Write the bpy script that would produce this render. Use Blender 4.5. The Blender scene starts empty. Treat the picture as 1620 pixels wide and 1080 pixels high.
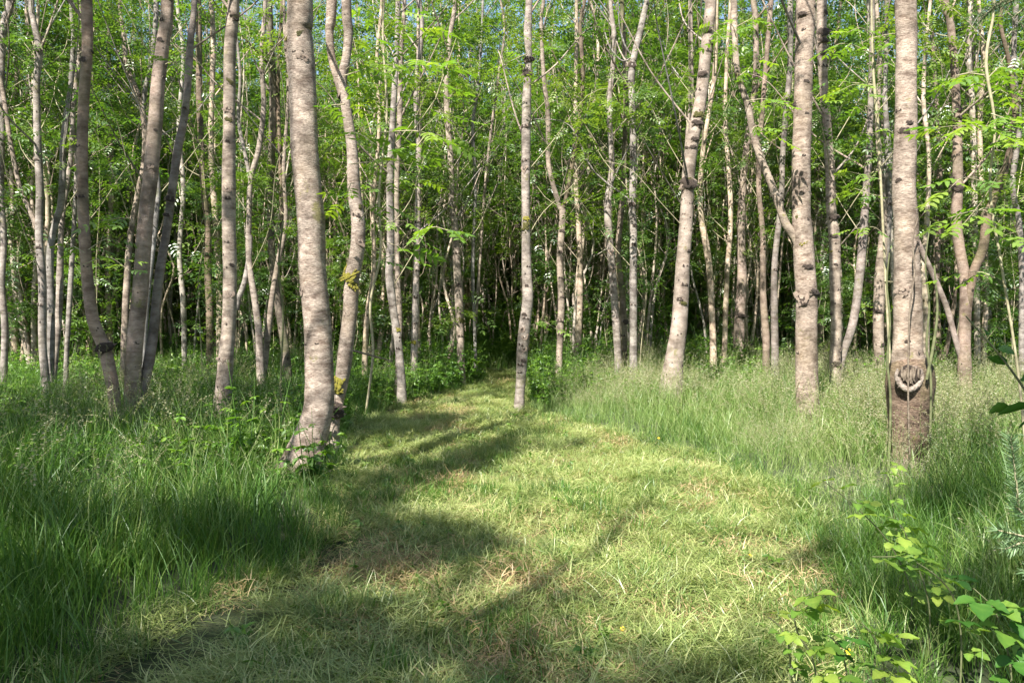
import bpy, math, random
import numpy as np
from mathutils import Vector, Matrix

S = bpy.context.scene
COL = S.collection
rng = np.random.default_rng(11)
random.seed(11)
R_ = math.radians

# ------------------------------------------------------------------ camera, sky, sun, exposure
F = 1260.0                 # focal length in photograph pixels (28 mm on 36 mm)
EYE = 1.55
PITCH = math.atan(37 / F)  # slightly down
cam_d = bpy.data.cameras.new('camera')
cam_d.sensor_width = 36
cam_d.lens = 36 * F / 1620
cam_d.clip_start = 0.05
cam_d.clip_end = 2000
cam = bpy.data.objects.new('camera', cam_d)
COL.objects.link(cam)
cam.location = (0, 0, EYE)
cam.rotation_euler = (math.pi / 2 - PITCH, 0, 0)
S.camera = cam

SUN_EL = R_(51)
SUN_AZ = R_(27)            # the light travels forward and this much to the right
world = bpy.data.worlds.new("World")
S.world = world
world.use_nodes = True
wn = world.node_tree.nodes
wl = world.node_tree.links
wn.clear()
sky = wn.new('ShaderNodeTexSky')
sky.sky_type = 'NISHITA'
sky.sun_disc = False
sky.sun_elevation = SUN_EL
sky.sun_rotation = math.pi + SUN_AZ
sky.air_density = 1.0
sky.dust_density = 1.2
sky.ozone_density = 1.2
bg = wn.new('ShaderNodeBackground')
bg.inputs['Strength'].default_value = 0.085
wo = wn.new('ShaderNodeOutputWorld')
wl.new(sky.outputs[0], bg.inputs[0])
wl.new(bg.outputs[0], wo.inputs[0])

sun_d = bpy.data.lights.new('sun', 'SUN')
sun_d.energy = 5.0
sun_d.angle = R_(0.53)
sun_d.color = (1.0, 0.965, 0.90)
sun = bpy.data.objects.new('sun', sun_d)
COL.objects.link(sun)
LDIR = Vector((math.sin(SUN_AZ) * math.cos(SUN_EL), math.cos(SUN_AZ) * math.cos(SUN_EL), -math.sin(SUN_EL)))
sun.rotation_euler = LDIR.to_track_quat('-Z', 'Y').to_euler()
sun.location = (-10, -15, 30)

S.view_settings.view_transform = 'Standard'
S.view_settings.look = 'None'
S.view_settings.gamma = 1
S.view_settings.use_curve_mapping = False
S.view_settings.exposure = 1.7
S.cycles.max_bounces = 8
S.cycles.diffuse_bounces = 4
S.cycles.glossy_bounces = 2
S.cycles.transmission_bounces = 5
S.cycles.transparent_max_bounces = 4
S.cycles.sample_clamp_indirect = 6

# ------------------------------------------------------------------ pixel <-> place
ct, st = math.cos(PITCH), math.sin(PITCH)
def P3(x, y, D):
    """the point seen at photograph pixel x, y at distance D ahead"""
    u, v = (x - 810) / F, (540 - y) / F
    dy, dz = ct + v * st, -st + v * ct
    return np.array([u * D / dy, D, EYE + dz * D / dy])
def to_px(X, Y, Z=0.15):
    dz = Z - EYE
    w = Y * ct - dz * st
    v = (Y * st + dz * ct)
    w = np.where(w < 0.2, 0.2, w)
    return 810 + F * X / w, 540 - F * v / w
def ground_at(x, y, z=0.0):
    u, v = (x - 810) / F, (540 - y) / F
    dy, dz = ct + v * st, -st + v * ct
    k = (z - EYE) / dz
    return u * k, dy * k

def in_poly(px, py, poly):
    px, py = np.asarray(px, float), np.asarray(py, float)
    inside = np.zeros(px.shape, bool)
    n = len(poly)
    for i in range(n):
        x1, y1 = poly[i]; x2, y2 = poly[(i + 1) % n]
        c = ((y1 > py) != (y2 > py)) & (px < (x2 - x1) * (py - y1) / ((y2 - y1) or 1e-9) + x1)
        inside ^= c
    return inside

_ng = np.random.default_rng(5).random((64, 64))
def vnoise(x, y, s=1.0, off=0.0):
    x = np.asarray(x, float) / s + off + 1000; y = np.asarray(y, float) / s + off * 1.7 + 1000
    xi, yi = np.floor(x).astype(int), np.floor(y).astype(int)
    fx, fy = x - xi, y - yi
    fx, fy = fx * fx * (3 - 2 * fx), fy * fy * (3 - 2 * fy)
    g = lambda a, b: _ng[a % 64, b % 64]
    return (g(xi, yi) * (1 - fx) + g(xi + 1, yi) * fx) * (1 - fy) + (g(xi, yi + 1) * (1 - fx) + g(xi + 1, yi + 1) * fx) * fy

PATH_PX = [(190, 1079), (320, 1005), (435, 945), (528, 890), (568, 838), (590, 795), (566, 752), (560, 706), (590, 668),
           (650, 643), (735, 622), (775, 602), (770, 590), (815, 590), (824, 604), (824, 628), (832, 655), (880, 676), (960, 694),
           (1070, 722), (1160, 765), (1225, 812), (1245, 868), (1228, 930), (1215, 1000), (1235, 1079)]
PATH = [ground_at(x, y) for x, y in PATH_PX]
PATH[0] = (PATH[0][0], PATH[0][1]); 
PATH = [(-1.6, 1.0)] + PATH + [(1.1, 1.0)]
_pa = np.array(PATH)
def path_dist(x, y):
    """distance to the edge of the mown path, negative inside"""
    x, y = np.asarray(x, float), np.asarray(y, float)
    best = np.full(x.shape, 1e9)
    n = len(_pa)
    for i in range(n):
        a, b = _pa[i], _pa[(i + 1) % n]
        d = b - a
        t = np.clip(((x - a[0]) * d[0] + (y - a[1]) * d[1]) / (d @ d + 1e-9), 0, 1)
        best = np.minimum(best, np.hypot(x - a[0] - t * d[0], y - a[1] - t * d[1]))
    return np.where(in_poly(x, y, PATH), -best, best)

def ground_z(x, y):
    x, y = np.asarray(x, float), np.asarray(y, float)
    d = path_dist(x, y)
    und = (vnoise(x, y, 1.3) - .5) * 0.08 + (vnoise(x, y, .45, 3) - .5) * .06 + (vnoise(x, y, .21, 8) - .5) * .04
    edge = np.clip((d + .1) / .8, 0, 1) * .06
    dip = -.13 * np.exp(-((d + .16) / .17) ** 2) * np.clip((-.25 - x) / .3, 0, 1) * np.clip((6.0 - y) / .6, 0, 1) * np.clip(vnoise(x, y, .7, 73) * 2 - .3, 0, 1)
    return und + edge + dip

# ------------------------------------------------------------------ mesh helpers
def mesh_obj(name, V, Q, mat, parent=None, tint=None, smooth=True, T=None):
    V = np.asarray(V, np.float32)
    me = bpy.data.meshes.new(name)
    Q = np.zeros((0, 4), np.int32) if Q is None or len(Q) == 0 else np.asarray(Q, np.int32)
    T = np.zeros((0, 3), np.int32) if T is None or len(T) == 0 else np.asarray(T, np.int32)
    me.vertices.add(len(V)); me.vertices.foreach_set('co', V.ravel())
    nl = Q.size + T.size
    me.loops.add(nl); me.loops.foreach_set('vertex_index', np.concatenate([Q.ravel(), T.ravel()]).astype(np.int32))
    npoly = len(Q) + len(T)
    me.polygons.add(npoly)
    starts = np.concatenate([np.arange(len(Q)) * 4, Q.size + np.arange(len(T)) * 3]).astype(np.int32)
    me.polygons.foreach_set('loop_start', starts)
    me.polygons.foreach_set('use_smooth', np.full(npoly, smooth, bool))
    me.update(calc_edges=True)
    if tint is not None:
        a = me.attributes.new('tint', 'FLOAT', 'POINT')
        a.data.foreach_set('value', np.asarray(tint, np.float32))
    if isinstance(mat, (list, tuple)):
        for m in mat: me.materials.append(m)
    elif mat: me.materials.append(mat)
    o = bpy.data.objects.new(name, me)
    if parent != 'unlinked':
        COL.objects.link(o)
        if parent is not None: o.parent = parent
    return o

def set_mats(o, idx):
    o.data.polygons.foreach_set('material_index', np.asarray(idx, np.int32))

def catmull(pts, n_per):
    pts = np.asarray(pts, float)
    ext = np.vstack([2 * pts[0] - pts[1], pts, 2 * pts[-1] - pts[-2]])
    out = []
    for i in range(1, len(ext) - 2):
        p0, p1, p2, p3 = ext[i - 1], ext[i], ext[i + 1], ext[i + 2]
        k = max(1, int(n_per(p1, p2)))
        t = np.linspace(0, 1, k, endpoint=False)[:, None]
        out.append(.5 * (2 * p1 + (p2 - p0) * t + (2 * p0 - 5 * p1 + 4 * p2 - p3) * t ** 2 + (3 * p1 - p0 - 3 * p2 + p3) * t ** 3))
    out.append(pts[-1][None])
    return np.vstack(out)

def tube(pts, sides=8, seg=.1, rough=0.0, seed=0, closed_tip=True):
    """pts rows x, y, z, r. Returns V, Q, and the smoothed centre line"""
    c = catmull(pts, lambda a, b: np.linalg.norm(a[:3] - b[:3]) / seg + 1)
    P, r = c[:, :3], np.maximum(c[:, 3], .0015)
    tan = np.gradient(P, axis=0); tan /= np.linalg.norm(tan, axis=1)[:, None] + 1e-9
    ref = np.array([0, 1, 0.0]) if abs(tan[:, 2]).mean() > .5 else np.array([0, 0, 1.0])
    u = np.cross(tan, ref); u /= np.linalg.norm(u, axis=1)[:, None] + 1e-9
    v = np.cross(tan, u)
    a = np.linspace(0, 2 * np.pi, sides, endpoint=False)
    rr = np.repeat(r[:, None], sides, 1)
    if rough > 0:
        g = np.random.default_rng(seed)
        k = g.random(6) * 6.28
        s = np.cumsum(np.concatenate([[0], np.linalg.norm(np.diff(P, axis=0), axis=1)]))[:, None]
        rr = rr * (1 + rough * (np.sin(a[None] * 2 + s * 1.7 + k[0]) * .5 + np.sin(a[None] * 3 - s * 3.1 + k[1]) * .35
                                + np.sin(s * 9 + k[2] + a[None]) * .2 + np.sin(s * 23 + k[3]) * .12
                                + g.normal(0, .12, rr.shape)))
    V = P[:, None] + rr[..., None] * (np.cos(a)[None, :, None] * u[:, None] + np.sin(a)[None, :, None] * v[:, None])
    n = len(P)
    i = np.arange(n - 1)[:, None] * sides; j = np.arange(sides)[None]
    j2 = (j + 1) % sides
    Q = np.stack([i + j, i + j2, i + sides + j2, i + sides + j], -1).reshape(-1, 4)
    return V.reshape(-1, 3), Q, c

def join(parts):
    Vs, Qs, n = [], [], 0
    for V, Q in parts:
        Vs.append(V); Qs.append(np.asarray(Q) + n); n += len(V)
    return np.vstack(Vs), np.vstack(Qs)

def empty(name, loc, label, cat, group=None, rz=0, sc=1):
    o = bpy.data.objects.new(name, None)
    o.empty_display_size = .2
    COL.objects.link(o)
    o.location = loc; o.rotation_euler = (0, 0, rz); o.scale = (sc, sc, sc)
    o['label'] = label; o['category'] = cat
    if group: o['group'] = group
    return o

# ------------------------------------------------------------------ materials
def mat_new(name):
    m = bpy.data.materials.new(name); m.use_nodes = True
    nt = m.node_tree; nt.nodes.clear()
    return m, nt, nt.nodes.new, nt.links.new

def ramp(N, stops, interp='LINEAR'):
    r = N('ShaderNodeValToRGB'); r.color_ramp.interpolation = interp
    e = r.color_ramp.elements
    while len(e) < len(stops): e.new(.5)
    for el, (p, c) in zip(e, stops):
        el.position = p; el.color = (*c, 1) if len(c) == 3 else c
    return r

def bark(name, pale, dark, spot=.16, streak=7.0, algae=(.12, .13, .06), algae_amt=.35, bump=.5, spots_scale=7.0, lichen=(.17, .165, .06)):
    m, nt, N, L = mat_new(name)
    tc = N('ShaderNodeTexCoord'); oi = N('ShaderNodeObjectInfo')
    off = N('ShaderNodeVectorMath'); off.operation = 'MULTIPLY_ADD'
    L(oi.outputs['Random'], off.inputs[0]); off.inputs[1].default_value = (37, 51, 23); L(tc.outputs['Object'], off.inputs[2])
    mp = N('ShaderNodeMapping'); mp.inputs['Scale'].default_value = (1, 1, 2.6); L(off.outputs[0], mp.inputs[0])
    n1 = N('ShaderNodeTexNoise'); n1.inputs['Scale'].default_value = streak; n1.inputs['Detail'].default_value = 6
    n1.inputs['Roughness'].default_value = .7; L(mp.outputs[0], n1.inputs[0])
    r1 = ramp(N, [(.34, dark), (.5, tuple((a + b * 1.6) / 2.6 for a, b in zip(dark, pale))), (.62, pale)]); L(n1.outputs[0], r1.inputs[0])
    # fine lenticels
    mp2 = N('ShaderNodeMapping'); mp2.inputs['Scale'].default_value = (1, 1, 9); L(off.outputs[0], mp2.inputs[0])
    n2 = N('ShaderNodeTexNoise'); n2.inputs['Scale'].default_value = 30; n2.inputs['Detail'].default_value = 3; L(mp2.outputs[0], n2.inputs[0])
    r2 = ramp(N, [(.52, (0, 0, 0)), (.66, (1, 1, 1))]); L(n2.outputs[0], r2.inputs[0])
    mx = N('ShaderNodeMix'); mx.data_type = 'RGBA'
    mlt = N('ShaderNodeMath'); mlt.operation = 'MULTIPLY'; mlt.inputs[1].default_value = .5; L(r2.outputs[0], mlt.inputs[0])
    L(mlt.outputs[0], mx.inputs['Factor']); L(r1.outputs[0], mx.inputs['A']); mx.inputs['B'].default_value = (*[c * .7 for c in dark], 1)
    # broad patches of algae and lichen
    n3 = N('ShaderNodeTexNoise'); n3.inputs['Scale'].default_value = 1.6; n3.inputs['Detail'].default_value = 7; n3.inputs['Roughness'].default_value = .65
    L(off.outputs[0], n3.inputs[0])
    r3 = ramp(N, [(.46, (0, 0, 0)), (.68, (1, 1, 1))]); L(n3.outputs[0], r3.inputs[0])
    m3 = N('ShaderNodeMath'); m3.operation = 'MULTIPLY'; m3.inputs[1].default_value = algae_amt; L(r3.outputs[0], m3.inputs[0])
    mx3 = N('ShaderNodeMix'); mx3.data_type = 'RGBA'; L(m3.outputs[0], mx3.inputs['Factor']); L(mx.outputs['Result'], mx3.inputs['A']); mx3.inputs['B'].default_value = (*algae, 1)
    n5 = N('ShaderNodeTexNoise'); n5.inputs['Scale'].default_value = 5; n5.inputs['Detail'].default_value = 5; L(off.outputs[0], n5.inputs[0])
    r5 = ramp(N, [(.32, (.50, .48, .46)), (.5, (.95, .93, .92)), (.7, (1.25, 1.22, 1.18))]); L(n5.outputs[0], r5.inputs[0])
    mx5 = N('ShaderNodeMix'); mx5.data_type = 'RGBA'; mx5.blend_type = 'MULTIPLY'; mx5.inputs['Factor'].default_value = 1
    L(mx3.outputs['Result'], mx5.inputs['A']); L(r5.outputs[0], mx5.inputs['B'])
    rt_ = ramp(N, [(0, (.74, .80, .84)), (.35, (1.0, .98, .98)), (.7, (1.08, .99, .90)), (1, (.86, .80, .74))]); L(oi.outputs['Random'], rt_.inputs[0])
    n7 = N('ShaderNodeTexNoise'); n7.inputs['Scale'].default_value = 3.3; n7.inputs['Detail'].default_value = 8; n7.inputs['Roughness'].default_value = .75
    o7 = N('ShaderNodeVectorMath'); o7.operation = 'ADD'; o7.inputs[1].default_value = (9, 4, 2); L(off.outputs[0], o7.inputs[0]); L(o7.outputs[0], n7.inputs[0])
    r7 = ramp(N, [(.60, (0, 0, 0)), (.66, (.75, .75, .75))]); L(n7.outputs[0], r7.inputs[0])
    mx7 = N('ShaderNodeMix'); mx7.data_type = 'RGBA'; L(r7.outputs[0], mx7.inputs['Factor']); L(mx5.outputs['Result'], mx7.inputs['A']); mx7.inputs['B'].default_value = (*lichen, 1)
    mx6 = N('ShaderNodeMix'); mx6.data_type = 'RGBA'; mx6.blend_type = 'MULTIPLY'; mx6.inputs['Factor'].default_value = 1
    L(mx7.outputs['Result'], mx6.inputs['A']); L(rt_.outputs[0], mx6.inputs['B'])
    # dark branch scars
    mp4 = N('ShaderNodeMapping'); mp4.inputs['Scale'].default_value = (1, 1, .75); L(off.outputs[0], mp4.inputs[0])
    vo = N('ShaderNodeTexVoronoi'); vo.inputs['Scale'].default_value = spots_scale; L(mp4.outputs[0], vo.inputs[0])
    nd = N('ShaderNodeMath'); nd.operation = 'MULTIPLY_ADD'; L(n2.outputs[0], nd.inputs[0]); nd.inputs[1].default_value = .12; L(vo.outputs['Distance'], nd.inputs[2])
    r4 = ramp(N, [(spot, (1, 1, 1)), (spot + .05, (0, 0, 0))]); L(nd.outputs[0], r4.inputs[0])
    mx4 = N('ShaderNodeMix'); mx4.data_type = 'RGBA'; L(r4.outputs[0], mx4.inputs['Factor']); L(mx6.outputs['Result'], mx4.inputs['A']); mx4.inputs['B'].default_value = (.028, .02, .015, 1)
    b = N('ShaderNodeBump'); b.inputs['Strength'].default_value = bump; b.inputs['Distance'].default_value = .02
    add = N('ShaderNodeMath'); add.operation = 'SUBTRACT'; L(n1.outputs[0], add.inputs[0]); L(mlt.outputs[0], add.inputs[1])
    L(add.outputs[0], b.inputs['Height'])
    p = N('ShaderNodeBsdfPrincipled'); p.inputs['Roughness'].default_value = .78
    if 'Specular IOR Level' in p.inputs: p.inputs['Specular IOR Level'].default_value = .25
    L(mx4.outputs['Result'], p.inputs['Base Color']); L(b.outputs[0], p.inputs['Normal'])
    o = N('ShaderNodeOutputMaterial'); L(p.outputs[0], o.inputs[0])
    return m

PALE = (.37, .33, .29); DARK = (.125, .10, .085)
M = {}
M['bark_big'] = bark('smooth_pinkish_bark', (.40, .355, .315), (.155, .12, .10), spot=.02, streak=8, algae=(.17, .14, .09), algae_amt=.45, bump=.7)
M['bark_pale'] = bark('pale_bark', PALE, DARK, spot=.13, streak=6, algae_amt=.2)
M['bark_white'] = bark('whitish_spotted_bark', (.39, .35, .32), (.20, .165, .14), spot=.15, streak=4, algae_amt=.1, spots_scale=8.5)
M['bark_grey'] = bark('grey_bark', (.33, .275, .24), (.17, .125, .10), spot=.10, streak=7, algae=(.10, .115, .05), algae_amt=.4)
M['bark_mossy'] = bark('mossy_dark_bark', (.22, .18, .145), (.10, .075, .055), spot=.18, streak=8, algae=(.08, .10, .03), algae_amt=.7)
M['bark_far'] = bark('thin_stem_bark', (.52, .46, .385), (.22, .17, .13), spot=.15, streak=5, algae=(.13, .15, .06), algae_amt=.45, bump=.3)

M['bark_foot'] = bark('dark_mossy_foot_bark', (.24, .19, .15), (.09, .06, .045), spot=.12, streak=5, algae=(.10, .11, .04), algae_amt=.6, bump=.9)

def leafmat(name, a, b, c, trans=.42, rough=.45, noise_scale=.35, gloss=.06):
    """a, b, c: dark, middle and light leaf colours; picked by the leaf's own tint and a broad noise"""
    m, nt, N, L = mat_new(name)
    at = N('ShaderNodeAttribute'); at.attribute_name = 'tint'
    oi = N('ShaderNodeObjectInfo')
    geo = N('ShaderNodeNewGeometry')
    n = N('ShaderNodeTexNoise'); n.inputs['Scale'].default_value = noise_scale; n.inputs['Detail'].default_value = 3; L(geo.outputs['Position'], n.inputs[0])
    s1 = N('ShaderNodeMath'); s1.operation = 'MULTIPLY_ADD'; L(at.outputs['Fac'], s1.inputs[0]); s1.inputs[1].default_value = .6
    s2 = N('ShaderNodeMath'); s2.operation = 'MULTIPLY_ADD'; L(n.outputs[0], s2.inputs[0]); s2.inputs[1].default_value = .7; s2.inputs[2].default_value = -.3
    s3 = N('ShaderNodeMath'); s3.operation = 'MULTIPLY_ADD'; L(oi.outputs['Random'], s3.inputs[0]); s3.inputs[1].default_value = .25; L(s2.outputs[0], s3.inputs[2])
    L(s3.outputs[0], s1.inputs[2])
    r = ramp(N, [(.08, a), (.45, b), (.9, c)]); L(s1.outputs[0], r.inputs[0])
    d = N('ShaderNodeBsdfDiffuse'); L(r.outputs[0], d.inputs[0])
    t = N('ShaderNodeBsdfTranslucent')
    hs = N('ShaderNodeMix'); hs.data_type = 'RGBA'; hs.blend_type = 'MULTIPLY'; hs.inputs['Factor'].default_value = 1
    L(r.outputs[0], hs.inputs['A']); hs.inputs['B'].default_value = (1.5, 1.6, .6, 1); L(hs.outputs['Result'], t.inputs[0])
    mx = N('ShaderNodeMixShader'); mx.inputs[0].default_value = trans; L(d.outputs[0], mx.inputs[1]); L(t.outputs[0], mx.inputs[2])
    g = N('ShaderNodeBsdfGlossy'); g.inputs['Roughness'].default_value = rough; g.inputs[0].default_value = (1, 1, 1, 1)
    mx2 = N('ShaderNodeMixShader'); mx2.inputs[0].default_value = gloss; L(mx.outputs[0], mx2.inputs[1]); L(g.outputs[0], mx2.inputs[2])
    o = N('ShaderNodeOutputMaterial'); L(mx2.outputs[0], o.inputs[0])
    return m

M['leaf'] = leafmat('crown_leaves', (.030, .078, .014), (.078, .15, .024), (.18, .245, .035), gloss=.07, rough=.4, trans=.46)
M['leaf_near'] = leafmat('fresh_ash_leaves', (.08, .17, .022), (.15, .25, .028), (.24, .32, .035), trans=.5, noise_scale=2)
M['grass'] = leafmat('tall_grass_blades', (.028, .075, .012), (.07, .155, .022), (.17, .24, .05), trans=.32, noise_scale=.8, gloss=.025)
M['grass_pale'] = leafmat('pale_grass', (.07, .145, .03), (.16, .24, .06), (.32, .35, .15), trans=.3, noise_scale=.9, gloss=.03)
M['seed'] = leafmat('grass_seed_heads', (.15, .16, .07), (.27, .25, .14), (.42, .38, .26), trans=.3, noise_scale=1, gloss=.03)
M['clip'] = leafmat('cut_grass', (.085, .135, .028), (.24, .29, .085), (.52, .49, .24), trans=.25, noise_scale=1.1, gloss=.05)
M['straw'] = leafmat('dry_cut_grass', (.16, .11, .05), (.34, .24, .12), (.52, .42, .24), trans=.2, noise_scale=1.5, gloss=.03)
M['herb'] = leafmat('herb_leaves', (.04, .105, .014), (.10, .205, .022), (.21, .30, .04), trans=.38, noise_scale=.5, gloss=.04)
M['bramble'] = leafmat('bramble_leaves', (.06, .14, .02), (.14, .24, .035), (.28, .35, .06), trans=.42, noise_scale=6, gloss=.025)
M['bramble_dark'] = leafmat('old_bramble_leaves', (.02, .07, .010), (.04, .115, .014), (.08, .16, .02), trans=.3, noise_scale=4, gloss=.03)
M['needle'] = leafmat('blue_green_needles', (.05, .11, .04), (.11, .19, .08), (.24, .34, .17), trans=.15, noise_scale=5, gloss=.03)

def plain(name, c, rough=.85, bump=0, scale=30, c2=None):
    m, nt, N, L = mat_new(name)
    tc = N('ShaderNodeTexCoord')
    n = N('ShaderNodeTexNoise'); n.inputs['Scale'].default_value = scale; n.inputs['Detail'].default_value = 5; L(tc.outputs['Object'], n.inputs[0])
    r = ramp(N, [(.35, c), (.65, c2 or tuple(x * 1.5 for x in c))]); L(n.outputs[0], r.inputs[0])
    p = N('ShaderNodeBsdfPrincipled'); p.inputs['Roughness'].default_value = rough
    L(r.outputs[0], p.inputs['Base Color'])
    if bump:
        b = N('ShaderNodeBump'); b.inputs['Strength'].default_value = bump; b.inputs['Distance'].default_value = .02
        L(n.outputs[0], b.inputs['Height']); L(b.outputs[0], p.inputs['Normal'])
    o = N('ShaderNodeOutputMaterial'); L(p.outputs[0], o.inputs[0])
    return m
M['knot'] = plain('dark_knot_bark', (.022, .016, .012), bump=.8, scale=60, c2=(.07, .045, .03))
M['knot_rim'] = plain('knot_rim_bark', (.16, .115, .085), bump=.6, scale=60, c2=(.30, .23, .18))
M['moss'] = plain('yellow_green_moss', (.15, .14, .014), bump=1, scale=60, c2=(.40, .34, .03))
M['moss_dark'] = plain('brown_green_moss', (.045, .05, .01), bump=1, scale=50, c2=(.14, .12, .02))
M['twig'] = plain('thin_twig_bark', (.22, .19, .11), scale=20, c2=(.36, .32, .20))
M['shoot'] = plain('green_shoot', (.07, .075, .03), scale=20, c2=(.13, .14, .06))
M['deadwood'] = plain('dead_wood', (.09, .065, .045), bump=.5, scale=25, c2=(.19, .15, .11))
M['lip'] = plain('healed_bark_lip', (.12, .095, .075), bump=.9, scale=35, c2=(.27, .22, .18))
M['petal'] = plain('yellow_petal', (.75, .42, .01), scale=10, c2=(.85, .6, .02))

def ground_material():
    m, nt, N, L = mat_new('woodland_soil_and_turf')
    geo = N('ShaderNodeNewGeometry')
    at = N('ShaderNodeAttribute'); at.attribute_name = 'tint'
    n = N('ShaderNodeTexNoise'); n.inputs['Scale'].default_value = 14; n.inputs['Detail'].default_value = 9; n.inputs['Roughness'].default_value = .7; L(geo.outputs[0], n.inputs[0])
    n2 = N('ShaderNodeTexNoise'); n2.inputs['Scale'].default_value = 1.1; n2.inputs['Detail'].default_value = 5; L(geo.outputs[0], n2.inputs[0])
    rp = ramp(N, [(.3, (.07, .075, .025)), (.5, (.15, .17, .055)), (.7, (.26, .26, .10))]); L(n.outputs[0], rp.inputs[0])
    rb = ramp(N, [(.3, (.11, .075, .035)), (.7, (.27, .20, .11))]); L(n.outputs[0], rb.inputs[0])
    rm = ramp(N, [(.52, (0, 0, 0)), (.66, (1, 1, 1))]); L(n2.outputs[0], rm.inputs[0])
    mp = N('ShaderNodeMix'); mp.data_type = 'RGBA'; L(rm.outputs[0], mp.inputs['Factor']); L(rp.outputs[0], mp.inputs['A']); L(rb.outputs[0], mp.inputs['B'])
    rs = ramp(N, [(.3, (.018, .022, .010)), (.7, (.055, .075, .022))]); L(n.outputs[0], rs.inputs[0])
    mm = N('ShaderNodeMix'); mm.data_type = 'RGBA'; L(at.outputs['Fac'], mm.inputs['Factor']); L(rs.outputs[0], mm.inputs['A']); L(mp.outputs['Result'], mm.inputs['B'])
    b = N('ShaderNodeBump'); b.inputs['Strength'].default_value = .8; b.inputs['Distance'].default_value = .03; L(n.outputs[0], b.inputs['Height'])
    p = N('ShaderNodeBsdfPrincipled'); p.inputs['Roughness'].default_value = .95
    L(mm.outputs['Result'], p.inputs['Base Color']); L(b.outputs[0], p.inputs['Normal'])
    o = N('ShaderNodeOutputMaterial'); L(p.outputs[0], o.inputs[0])
    return m
M['ground'] = ground_material()

# ------------------------------------------------------------------ ground: one sheet, fine near the camera
xs = np.concatenate([-np.geomspace(400, 8, 26), np.arange(-7.8, 7.9, .13), np.geomspace(8, 400, 26)])
ys = np.concatenate([-np.geomspace(400, 2, 26), np.arange(-1.6, 26, .16), np.geomspace(26.5, 400, 30)])
GX, GY = np.meshgrid(xs, ys)
GZ = ground_z(GX, GY)
GZ = np.where(np.hypot(GX, GY) > 45, GZ * .3, GZ)
gv = np.stack([GX, GY, GZ], -1).reshape(-1, 3)
nx = len(xs); i = np.arange(len(ys) - 1)[:, None] * nx; j = np.arange(nx - 1)[None]
gq = np.stack([i + j, i + j + 1, i + nx + j + 1, i + nx + j], -1).reshape(-1, 4)
def bare_edge(x, y):
    """ragged strip of bare dark soil along the near left edge of the path"""
    d = path_dist(x, y)
    return (x < -.25) & (y < 6.2) & (y > 2.2) & (d < .12) & (d > -.50 + .40 * vnoise(x, y, .35, 71)) & (vnoise(x, y, .8, 73) > .3)
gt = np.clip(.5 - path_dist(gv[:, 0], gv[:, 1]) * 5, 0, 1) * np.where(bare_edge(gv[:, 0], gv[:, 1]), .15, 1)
g = mesh_obj('ground', gv, gq, M['ground'], tint=gt); g['kind'] = 'structure'

# ------------------------------------------------------------------ where the sun reaches the ground
SHADE = [[(545, 640), (700, 640), (850, 655), (850, 690), (770, 700), (740, 716), (660, 742), (610, 775), (560, 800), (500, 790), (500, 700)],
         [(-50, 830), (300, 830), (560, 800), (640, 808), (760, 825), (850, 880), (930, 905), (965, 950), (940, 1010), (1010, 1100), (-50, 1100)],
         [(1260, 700), (1700, 690), (1700, 1100), (1240, 1100), (1225, 960), (1290, 880), (1270, 800)],
         [(100, 620), (480, 600), (470, 720), (100, 700)],
         [(830, 540), (1250, 540), (1250, 615), (830, 600)]]
LIT = [[(600, 790), (680, 745), (760, 718), (860, 690), (1250, 640), (1290, 760), (1260, 860), (1210, 980), (1040, 1040), (975, 950), (930, 890), (860, 860), (760, 810), (640, 795)],
       [(450, 700), (545, 700), (560, 800), (420, 790)],
       [(0, 570), (180, 570), (180, 640), (0, 640)],
       [(860, 600), (1260, 610), (1260, 700), (860, 690)],
       [(1300, 590), (1620, 590), (1620, 680), (1300, 680)],
       [(640, 600), (830, 590), (830, 640), (650, 640)],
       [(190, 700), (400, 730), (420, 800), (250, 800)],
       [(1235, 930), (1420, 920), (1420, 1050), (1250, 1050)], [(1290, 740), (1440, 740), (1500, 860), (1350, 850)], [(1540, 680), (1640, 680), (1640, 900), (1540, 900)],
       [(-20, 840), (110, 840), (90, 960), (-20, 960)], [(200, 850), (330, 830), (360, 930), (240, 950)]]
def lit_field(X, Y):
    px, py = to_px(X, Y, .15)
    t = np.full(px.shape, .50)
    for p, tt in zip(SHADE, (.02, .20, .24, .36, .42)): t = np.where(in_poly(px, py, p), tt, t)
    for p in LIT: t = np.where(in_poly(px, py, p), 2., t)
    t = np.where(Y > 22, .5, t)
    t = np.where((Y > 20) & (Y < 36) & (X > -8) & (X < 2.5), 1.0, t)
    n = .5 + (.5 * vnoise(X, Y, .62, 7) + .5 * vnoise(X, Y, .27, 9) - .5) * 1.35
    return (n < t)
KEEP_LIT = []      # points on sunlit trunks (projected along the light), with height
def light_project(Pts):
    k = Pts[:, 2] / -LDIR.z
    return Pts[:, 0] + LDIR.x * k, Pts[:, 1] + LDIR.y * k
def sun_filter(Pts, r=.30):
    gx, gy = light_project(Pts)
    keep = ~lit_field(gx, gy)
    if KEEP_LIT:
        K = np.array(KEEP_LIT)
        for a in range(0, len(Pts), 4000):
            d2 = (gx[a:a + 4000, None] - K[None, :, 0]) ** 2 + (gy[a:a + 4000, None] - K[None, :, 1]) ** 2
            bad = ((d2 < (K[None, :, 3]) ** 2) & (Pts[a:a + 4000, 2][:, None] > K[None, :, 2] + .1)).any(1)
            keep[a:a + 4000] &= ~bad
    return keep

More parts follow.
